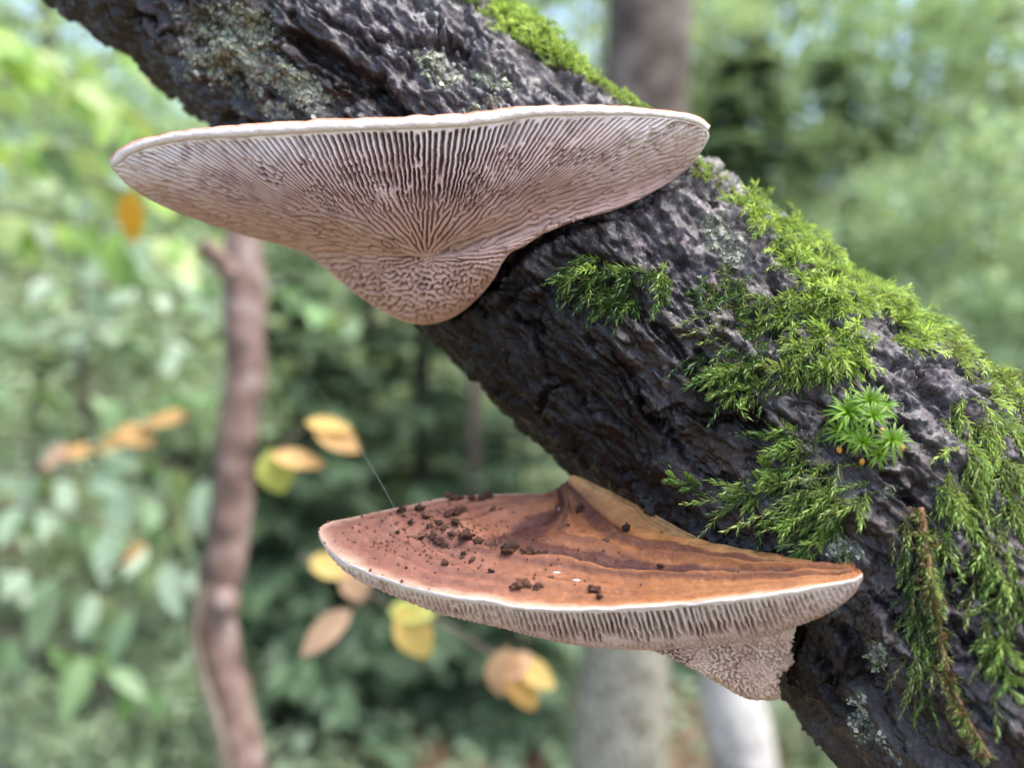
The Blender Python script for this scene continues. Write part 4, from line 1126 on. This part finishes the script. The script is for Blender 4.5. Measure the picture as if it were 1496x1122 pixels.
# larger trees
M_GREYB = bark_material('grey_bark', [(0.34, (0.05, 0.040, 0.033)), (0.5, (0.13, 0.112, 0.092)), (0.62, (0.34, 0.32, 0.28))], 9, 0.85, 0.02)
k = NT('lichened_bark'); co = k.coord(); n1 = k.noise(co, 9, 5, 0.65); n2 = k.noise(co, 30, 4)
sx = k.n('SeparateXYZ'); k.l(co, sx.inputs[0])
low = k.math('ADD', sx.outputs[2], k.math('MULTIPLY', k.math('SUBTRACT', n1, 0.5), 0.9))
c = k.mix(k.ramp(low, [(0.75, (1, 1, 1)), (1.0, (0, 0, 0))]), k.ramp(n1, [(0.35, (0.035, 0.026, 0.021)), (0.5, (0.095, 0.075, 0.062)), (0.66, (0.20, 0.17, 0.15))]), k.ramp(n2, [(0.35, (0.13, 0.115, 0.085)), (0.52, (0.25, 0.24, 0.185)), (0.66, (0.46, 0.46, 0.40))]))
M_TREE = k.out(k.principled(c, 0.85, k.bump(n1, 0.7, 0.02), 0.3))
M_WHITEB = bark_material('white_bark', [(0.36, (0.10, 0.09, 0.08)), (0.44, (0.38, 0.36, 0.34)), (0.54, (0.50, 0.475, 0.44)), (0.7, (0.64, 0.62, 0.59))], 14, 0.7, 0.01)
M_DARKB = bark_material('dark_bark', [(0.3, (0.03, 0.024, 0.02)), (0.7, (0.12, 0.095, 0.08))], 12, 0.85, 0.02)
def big_trunk(name, label, pts, radpx, mat, d, extra=None):
    t_ = thing(name, label, 'tree')
    px_tube('trunk', pts, [r * d / FPX for r in radpx], mat, t_, 18, 0.08, 60)
    return t_
big_trunk('grey_tree', 'thick grey brown tree standing behind the leaning stem', [(960, -700, 3.2), (950, 0, 3.2), (940, 150, 3.2), (918, 700, 3.2), (910, 960, 3.2), (906, 1122, 3.2), (900, 1300, 3.2)], [58, 62, 62, 63, 63, 65, 72], M_TREE, 3.2)
big_trunk('birch_stump', 'white leaning birch stem below the lower bracket', [(1022, 690, 2.7), (1042, 840, 2.7), (1066, 990, 2.7), (1086, 1122, 2.7), (1096, 1220, 2.7)], [40, 42, 44, 46, 50], M_WHITEB, 2.7)
for (x, y1, r, d, mat, lab) in [(1296, 470, 8, 8.5, M_GREYB, 'thin dark stem at the upper right among pale foliage'), (1236, 470, 6, 9.5, M_GREYB, 'thinner dark stem left of its neighbour at upper right'), (1330, 600, 6, 9.5, M_GREYB, 'short dark stem above the mossy edge at right'),
                                (1420, 650, 6, 10.5, M_GREYB, 'faint dark stem near the right border'), (622, 1150, 10, 4.8, M_DARKB, 'slender dark stem between the two brackets'), (695, 1150, 9, 4.2, M_DARKB, 'thin dark stem just right of the slender one between the brackets'), (540, 1150, 10, 5.0, M_DARKB, 'faint dark stem left of the lower bracket behind yellow leaves'),
                                (60, 1200, 14, 5.5, M_DARKB, 'faint dark stem behind the leafy shrub at far left')]:
    y_top = -500
    big_trunk('forest_tree', lab, [(x + 25, y_top, d), (x + 8, 100, d), (x, 300, d), (x - 4, y1, d), (x - 10, y1 + 400 if y1 > 1000 else 1100, d)], [r * .7, r, r, r * 1.05, r * 1.2], mat, d)

# leafy branches: a branch polyline in the picture with leaves set along it
def leafy_shrub(name, label, branches, cat='shrub', group=None):
    """branches: (polyline px/py/d, n leaves, leaf length px, aspect, colours, droop, material)"""
    t_ = thing(name, label, cat, group)
    rng = np.random.default_rng(abs(hash(label)) % 1000 if False else sum(map(ord, label)))
    for pts, nlf, lpx, asp, cols, droop, mat in branches:
        c = to3(crom(pts, 50)); dm = np.mean([a[2] for a in pts])
        obj('branch', mesh('branch', *tube(c, np.linspace(3.2, 1.2, 50) * dm / FPX, 6, 0.1)), M_TWIG, t_)
        tg = np.gradient(c, axis=0); tg /= np.linalg.norm(tg, axis=1)[:, None]
        protos = [leaf_mesh(lpx * dm / FPX * s_, lpx * dm / FPX * s_ * asp, rng.uniform(0.15, 0.4), rng.uniform(0.1, 0.35), cc, rng) for cc in cols for s_ in (0.85, 1.1)]
        for i in range(nlf):
            q_ = 2 + int((i + rng.uniform(0, 0.8)) / nlf * 47); q_ = min(q_, 49)
            o = obj('leaf', protos[rng.integers(0, len(protos))], mat, t_, c[q_])
            sd = np.cross(tg[q_], [0, 0, 1]); sd /= np.linalg.norm(sd) + 1e-9
            dv_ = tg[q_] * rng.uniform(0.2, 0.8) + sd * (1 if i % 2 else -1) * rng.uniform(0.5, 1.0) + np.array([0, -0.25, -droop]) + rng.normal(0, 0.5, 3)
            orient(o, dv_, (rng.normal(0, 0.3), -0.5 + rng.normal(0, 0.3), 1), rng.normal(0, 0.6))
            o.scale = (rng.uniform(0.6, 1.15),) * 3
            if i == nlf - 1: o.location = c[-1]
    return t_
PALE = [(0.24, 0.34, 0.23), (0.30, 0.40, 0.29), (0.19, 0.29, 0.16)]
LIME = [(0.30, 0.46, 0.10), (0.24, 0.40, 0.10), (0.35, 0.46, 0.18)]
MIDG = [(0.14, 0.26, 0.09), (0.18, 0.31, 0.12), (0.22, 0.34, 0.17)]
leafy_shrub('leafy_shrub', 'shrub with large pale drooping leaves at lower left', [
    ([(-120, 760, 1.10), (0, 740, 1.10), (120, 760, 1.08), (230, 810, 1.07), (290, 880, 1.04)], 18, 105, 0.40, PALE, 1.0, M_LEAF),
    ([(-140, 840, 1.23), (0, 830, 1.21), (100, 850, 1.20), (190, 890, 1.17)], 14, 100, 0.40, PALE, 0.9, M_LEAF),
    ([(-120, 690, 1.37), (20, 690, 1.30), (150, 710, 1.30), (270, 750, 1.30)], 18, 100, 0.42, PALE, 0.7, M_LEAF),
    ([(-60, 640, 1.56), (60, 650, 1.56), (180, 660, 1.56), (300, 700, 1.56)], 16, 95, 0.42, PALE + MIDG, 0.5, M_LEAF),
    ([(-120, 930, 1.30), (20, 930, 1.30), (130, 960, 1.30), (220, 1010, 1.30)], 14, 85, 0.42, MIDG, 0.8, M_LEAF)])
leafy_shrub('leafy_branch', 'bright yellow green leafy branches at the upper left corner', [
    ([(-150, 20, 1.1), (0, 60, 1.1), (100, 110, 1.1), (200, 180, 1.1)], 22, 95, 0.5, LIME, 0.5, M_LEAF),
    ([(-150, 180, 1.2), (0, 200, 1.2), (110, 230, 1.2), (230, 280, 1.2)], 20, 95, 0.5, LIME + PALE, 0.5, M_LEAF),
    ([(-150, 300, 1.35), (0, 310, 1.3), (120, 330, 1.3), (260, 350, 1.3)], 20, 90, 0.5, LIME + PALE, 0.5, M_LEAF),
    ([(-150, 110, 1.7), (20, 120, 1.7), (150, 90, 1.7), (300, 60, 1.7)], 18, 75, 0.5, LIME, 0.5, M_LEAF)], 'branch')
leafy_shrub('leafy_branch', 'layered grey green leafy branches at mid left behind the sapling', [
    ([(-150, 400, 1.6), (20, 400, 1.6), (160, 420, 1.6), (330, 440, 1.6)], 26, 70, 0.45, PALE, 0.35, M_LEAF),
    ([(-150, 480, 1.5), (20, 470, 1.5), (150, 480, 1.5), (260, 510, 1.5)], 24, 75, 0.45, PALE, 0.35, M_LEAF),
    ([(-150, 560, 1.8), (20, 560, 1.8), (160, 580, 1.8), (300, 600, 1.8)], 24, 60, 0.45, MIDG, 0.35, M_LEAF),
    ([(120, 360, 2.0), (240, 400, 2.0), (400, 430, 2.0), (520, 470, 2.0)], 26, 55, 0.45, PALE + MIDG, 0.35, M_LEAF)], 'branch')

# autumn leaves on thin twigs: centre px, py, length px, width px, direction in the picture (deg, 0 = right, 90 = down), colour
YEL, ORG, PEA, YGR = (0.60, 0.44, 0.15), (0.56, 0.34, 0.13), (0.55, 0.36, 0.24), (0.42, 0.45, 0.12)
def autumn(name, label, d, leaves, twigs):
    t_ = thing(name, label, 'twig')
    for pts in twigs:
        px_tube('stem', [(a, b, d + 0.004) for a, b in pts], [3.2 * d / FPX, 1.8 * d / FPX], M_TWIG, t_, 6, 0.0, 24)
    rng = np.random.default_rng(len(label))
    for cx, cy, l, w, ang, col in leaves:
        di = img_dir(math.cos(R(ang)), math.sin(R(ang))); di = di + FWD * rng.uniform(-0.25, 0.25)
        lm = l * 1.08 * d / FPX
        o = obj('leaf', leaf_mesh(lm, w * 1.08 * d / FPX, 0.2, 0.12, col, rng, 8, tuple(c * 0.85 for c in col)), M_YLEAF, t_, P(cx, cy, d) - di / np.linalg.norm(di) * lm / 2)
        orient(o, di, tuple(UPV * 0.75 - FWD * 0.9 + rng.normal(0, 0.1, 3)))
autumn('yellow_leaf_twig', 'twig with yellow and orange leaves left of the lower bracket', 0.62,
       [(492, 638, 74, 40, 28, ORG), (480, 620, 66, 26, 5, YEL), (437, 671, 72, 32, 8, ORG), (404, 690, 66, 52, 75, YGR)], [[(350, 700), (400, 660), (450, 625), (470, 615)], [(400, 660), (390, 668), (384, 678)]])
autumn('yellow_leaf_twig', 'twig with yellow and peach leaves hanging under the lower bracket', 0.62,
       [(484, 828, 66, 36, 15, YEL), (520, 856, 56, 40, 60, PEA), (474, 924, 92, 42, 142, PEA), (603, 893, 66, 34, 0, YGR), (606, 928, 88, 52, 62, YEL)], [[(440, 815), (500, 840), (560, 880), (580, 890)], [(540, 868), (520, 890), (505, 905)]])
autumn('yellow_leaf_twig', 'cluster of peach and yellow leaves at the bottom centre', 0.62,
       [(735, 985, 78, 50, 100, PEA), (765, 1005, 76, 44, 65, (0.62, 0.38, 0.13)), (785, 985, 66, 34, 35, YEL), (750, 975, 60, 34, 150, PEA)], [[(600, 880), (660, 920), (720, 955), (745, 962)]])
autumn('orange_leaf_twig', 'row of dull orange leaves behind the shrub at left', 1.0,
       [(78, 668, 52, 40, 160, PEA), (110, 660, 50, 26, 175, ORG), (165, 645, 66, 34, 165, (0.5, 0.34, 0.12)), (200, 636, 56, 34, 20, ORG), (240, 612, 66, 28, 170, ORG), (190, 812, 58, 26, 150, ORG)], [[(40, 690), (120, 660), (200, 632), (280, 600)], [(150, 840), (200, 805)]])
autumn('orange_leaf_twig', 'single orange leaf hanging under the left tip of the upper bracket', 0.95,
       [(192, 318, 74, 42, 100, (0.55, 0.30, 0.03))], [[(120, 260), (170, 275), (196, 285)]])

# ---- forest trees behind, shared meshes
M_FAR = leaf_material('forest_leaf', 0.40, 0.45, spec=0.5)
M_CON = leaf_material('conifer_needles', 0.42, 0.5, spec=0.5)
def crown(seed, n, leaf, rx, rz, cols, clumps=60):
    rng = np.random.default_rng(seed)
    cen = rng.normal(size=(clumps, 3)); cen /= np.linalg.norm(cen, axis=1)[:, None]; cen *= rng.uniform(0.35, 1, (clumps, 1)) ** 0.6
    cen *= np.array([rx, rx, rz])
    ci = rng.integers(0, clumps, n)
    p = cen[ci] + rng.normal(0, 0.16, (n, 3)) * np.array([rx, rx, rz * 0.45])
    d = rng.normal(size=(n, 3)) * np.array([1, 1, 0.5]) + np.array([0, 0, -0.35]); d /= np.linalg.norm(d, axis=1)[:, None]
    up = rng.normal(0, 0.5, (n, 3)) + np.array([0, 0, 1]); s = np.cross(up, d); s /= np.linalg.norm(s, axis=1)[:, None]
    l = leaf * np.exp(rng.normal(0, 0.25, (n, 1))); w = l * 0.5
    nn = np.cross(d, s)
    V = np.stack([p, p + d * l * 0.5 + s * w * 0.5 + nn * w * 0.12, p + d * l, p + d * l * 0.5 - s * w * 0.5 + nn * w * 0.12], 1).reshape(-1, 3)
    F = np.arange(n * 4).reshape(-1, 4)
    tone = rng.uniform(0.5, 1.5, clumps)[ci][:, None]
    c = np.array(cols)[rng.integers(0, len(cols), n)] * tone * np.exp(rng.normal(0, 0.15, (n, 1)))
    return mesh('crown', V, F, col=np.clip(np.repeat(c, 4, 0), 0, 1), smooth_shade=False)

def conifer(seed, hgt, rad, nwh, cols):
    """flat drooping sprays in uneven whorls"""
    rng = np.random.default_rng(seed); V, Cc = [], []
    for b in range(nwh):
        zz = rng.uniform(0.06, 0.98) * hgt; L = rad * (1 - zz / hgt) ** 0.7 * rng.uniform(0.6, 1.1); az = rng.uniform(0, 6.283)
        o = np.array([math.cos(az), math.sin(az), 0]); s = np.array([-o[1], o[0], 0]); tone = rng.uniform(0.65, 1.3)
        m = int(16 + 46 * L / rad)
        t = rng.uniform(0.12, 1, m); sg = rng.choice([-1, 1], m)
        base = np.array([0, 0, zz]) + o * (t * L)[:, None] + np.array([0, 0, 1]) * (-0.22 * L * t ** 2)[:, None]
        dd = o * 0.75 + s * sg[:, None] * rng.uniform(0.4, 1.0, (m, 1)) + np.array([0, 0, 1]) * rng.uniform(-0.35, 0.05, (m, 1)); dd /= np.linalg.norm(dd, axis=1)[:, None]
        l = (0.10 + 0.26 * L * (1 - t) ** 0.7 * rng.uniform(0.6, 1.2, m))[:, None]; wd = 0.028
        cr = np.cross(dd, [0, 0, 1.0]); cr /= np.linalg.norm(cr, axis=1)[:, None]; cr = cr + rng.normal(0, 0.25, (m, 3))
        V.append(np.stack([base, base + dd * l * 0.45 + cr * wd, base + dd * l - np.array([0, 0, 0.15]) * l, base + dd * l * 0.45 - cr * wd], 1).reshape(-1, 3))
        Cc.append(np.repeat(np.array(cols)[rng.integers(0, len(cols), m)] * tone, 4, 0))
    V = np.vstack(V)
    return mesh('crown', V, np.arange(len(V)).reshape(-1, 4), col=np.clip(np.vstack(Cc), 0, 1), smooth_shade=False)

G1 = [(0.25, 0.35, 0.21), (0.30, 0.39, 0.25), (0.34, 0.42, 0.30)]  # background leaf greens paled to stand in for haze
G2 = [(0.29, 0.41, 0.26), (0.34, 0.45, 0.32), (0.25, 0.37, 0.25)]
GD = [(0.13, 0.21, 0.125), (0.17, 0.26, 0.16), (0.11, 0.18, 0.11)]
GDK = [(0.19, 0.28, 0.19), (0.24, 0.34, 0.24), (0.15, 0.23, 0.155)]
CR = [crown(1, 5200, 0.075, 1.0, 1.2, G1), crown(2, 5200, 0.07, 1.0, 1.1, G2), crown(3, 4200, 0.085, 1.0, 1.4, G1 + G2)]
CO = [conifer(4, 3.2, 1.05, 150, GD), conifer(5, 3.6, 1.15, 180, GDK)]
def tree(name, label, px, d, py_c, kind, scale, rot, group):
    t_ = thing(name, label, 'tree', group)
    b = P(px, py_c, d); gz = float(ground_h(np.array([b[0]]), np.array([b[1]]))[0])
    t_.location = (b[0], b[1], gz)
    if kind[0] == 'b':
        me = CR[int(kind[1])]; o = obj('crown', me, M_FAR, t_, (0, 0, b[2] - gz)); o.scale = (scale,) * 3; o.rotation_euler.z = rot
        hh = b[2] - gz; pts = [(0, 0, 0), (0.03 * scale, 0, hh * 0.5), (-0.02, 0.03, hh), (0.02, 0, hh + 0.8 * scale)]
    else:
        me = CO[int(kind[1])]; o = obj('crown', me, M_CON, t_, (0, 0, 0)); o.scale = (scale,) * 3; o.rotation_euler.z = rot
        hh = 3.2 * scale; pts = [(0, 0, 0), (0, 0.01, hh * 0.4), (0.01, 0, hh * 0.7), (0, 0, hh)]
    obj('trunk', mesh('trunk', *tube(pts, np.array([0.035, 0.028, 0.018, 0.006]) * max(scale, 0.6), 8)), M_DARKB, t_)
    return t_
far = [  # px, depth, py of crown centre, kind, scale, label
    (440, 4.2, 800, 'c0', 0.80, 'dark young conifer behind the left tip of the lower bracket'), (610, 4.6, 800, 'c0', 0.92, 'dark young conifer behind the lower bracket and its yellow leaves'), (760, 4.4, 900, 'c0', 0.62, 'low dark conifer below the lower bracket next to the grey tree'),
    (330, 5.5, 700, 'c1', 0.95, 'green conifer behind the brown sapling'), (540, 5.6, 640, 'b0', 0.95, 'green broadleaf tree between the two brackets'), (700, 6.2, 660, 'b0', 1.1, 'green broadleaf tree behind the dark conifers at centre'),
    (1085, 6.5, 500, 'c0', 1.35, 'dark conifer with sweeping boughs right of the grey tree'), (1220, 8.0, 500, 'c0', 1.45, 'conifer with sweeping boughs at right behind the mossy edge'), (1020, 8.2, 400, 'c1', 1.4, 'dark conifer half hidden by the grey tree'),
    (1420, 10.5, 300, 'c1', 1.6, 'conifer at far right among the pale foliage'),
    (120, 3.2, 500, 'b0', 0.75, 'small broadleaf tree behind the shrub at left'), (260, 4.5, 420, 'b1', 1.0, 'broadleaf tree behind the sapling top'), (20, 4.2, 250, 'b1', 1.0, 'bright broadleaf tree at the upper left'), (180, 6.0, 150, 'b2', 1.3, 'pale broadleaf tree above the left tip of the upper bracket'),
    (430, 6.0, 520, 'b0', 1.2, 'broadleaf tree seen between the sapling and the stem'), (100, 3.4, 950, 'b0', 0.55, 'low broadleaf bush at the lower left'), (250, 3.8, 1000, 'b2', 0.45, 'low bush right of the path at lower left'),
    (1150, 8.0, 120, 'b1', 1.6, 'pale broadleaf tree right of the grey trunk top'), (1330, 9.0, 150, 'b2', 1.8, 'pale broadleaf tree around the bright sky spots'), (1470, 7.0, 120, 'b1', 1.3, 'broadleaf tree in the upper right corner'), (1440, 5.5, 430, 'b1', 1.1, 'light green broadleaf tree above the mossy edge at far right'),
    (1290, 6.5, 400, 'b1', 0.9, 'light broadleaf tree right above the thick moss mat'), (1500, 5.0, 560, 'b2', 0.9, 'light broadleaf bush at the right border'), (880, 7.0, 60, 'b0', 1.3, 'shady broadleaf tree left of the grey trunk top'), (1010, 5.2, 1020, 'c0', 0.6, 'low dark conifer between the grey tree and the birch'), (1190, 4.0, 1080, 'b0', 0.45, 'low bush right of the birch at the bottom')]
for i, (px, d, py, kind, s_, lab) in enumerate(far):
    tree('conifer_tree' if kind[0] == 'c' else 'broadleaf_tree', lab, px, d, py, kind, s_, i * 1.7, 'young conifers behind the stem' if kind[0] == 'c' else 'broadleaf trees behind the stem')

# far wood: one mass of leaves closing the view, with gaps of sky
rng = np.random.default_rng(77); n = 26000
az = rng.uniform(R(-62), R(62), n); rad = rng.uniform(10, 19, n)
hz = rng.uniform(0, 1, n) ** 0.9 * 11.0
p = np.stack([rad * np.sin(az), rad * np.cos(az), 0 * az], 1); p[:, 2] = ground_h(p[:, 0], p[:, 1]) + hz
den = fbm(p / np.array([1.6, 1.6, 1.2]), 3); keep = den > -0.34 + 0.040 * hz + 0.35 * smooth(-0.36, -0.46, az) * smooth(3, 6, hz) + 0.22 * smooth(0.25, 0.40, az) * smooth(2.5, 5, hz); p = p[keep]; n = len(p)
d = rng.normal(size=(n, 3)) + np.array([0, 0, -0.3]); d /= np.linalg.norm(d, axis=1)[:, None]
s = np.cross(d, rng.normal(size=(n, 3))); s /= np.linalg.norm(s, axis=1)[:, None]
l = rng.uniform(0.25, 0.55, (n, 1)); V = np.stack([p, p + d * l * 0.5 + s * l * 0.28, p + d * l, p + d * l * 0.5 - s * l * 0.28], 1).reshape(-1, 3)
tone = np.exp(0.35 * den[keep])[:, None] * np.exp(rng.normal(0, 0.15, (n, 1)))
c = np.array(G1 + G2)[rng.integers(0, 6, n)] * tone
tag(obj('far_wood', mesh('far_wood', V, np.arange(4 * n).reshape(-1, 4), col=np.clip(np.repeat(c, 4, 0), 0, 1), smooth_shade=False), M_FAR), 'blurred mass of green forest foliage in the distance', 'wood', kind='stuff')
# low plants and fallen leaves on the forest floor
n = 9000
az = rng.uniform(R(-45), R(45), n); rad = 3.0 + 8 * rng.uniform(0, 1, n) ** 1.4
p = np.stack([rad * np.sin(az), rad * np.cos(az), 0 * az], 1)
green = fbm(np.stack([p[:, 0], p[:, 1], 0 * az], 1) / 0.7 + 5, 3) > -0.05
p[:, 2] = ground_h(p[:, 0], p[:, 1]) + np.where(green, rng.uniform(0.02, 0.25, n), 0.015)
d = rng.normal(size=(n, 3)) * np.array([1, 1, 0.25]); d /= np.linalg.norm(d, axis=1)[:, None]
up = np.array([0, 0, 1]) + rng.normal(0, 0.3, (n, 3)); s = np.cross(up, d); s /= np.linalg.norm(s, axis=1)[:, None]
l = np.where(green, rng.uniform(0.06, 0.13, n), rng.uniform(0.05, 0.09, n))[:, None]
V = np.stack([p, p + d * l * 0.5 + s * l * 0.27, p + d * l, p + d * l * 0.5 - s * l * 0.27], 1)
c = np.where(green[:, None], np.array(G1 + GDK)[rng.integers(0, 6, n)], np.array([(0.30, 0.17, 0.10), (0.38, 0.25, 0.17), (0.22, 0.12, 0.07)])[rng.integers(0, 3, n)])
for nm, sel, lab, mt in (('ground_plants', green, 'low green plants covering the forest floor', M_FAR), ('leaf_litter', ~green, 'brown fallen leaves littering the forest floor', M_YLEAF)):
    m_ = sel.sum(); tag(obj(nm, mesh(nm, V[sel].reshape(-1, 3), np.arange(4 * m_).reshape(-1, 4), col=np.repeat(c[sel], 4, 0), smooth_shade=False), mt), lab, 'plants' if nm[0] == 'g' else 'leaves', kind='stuff')
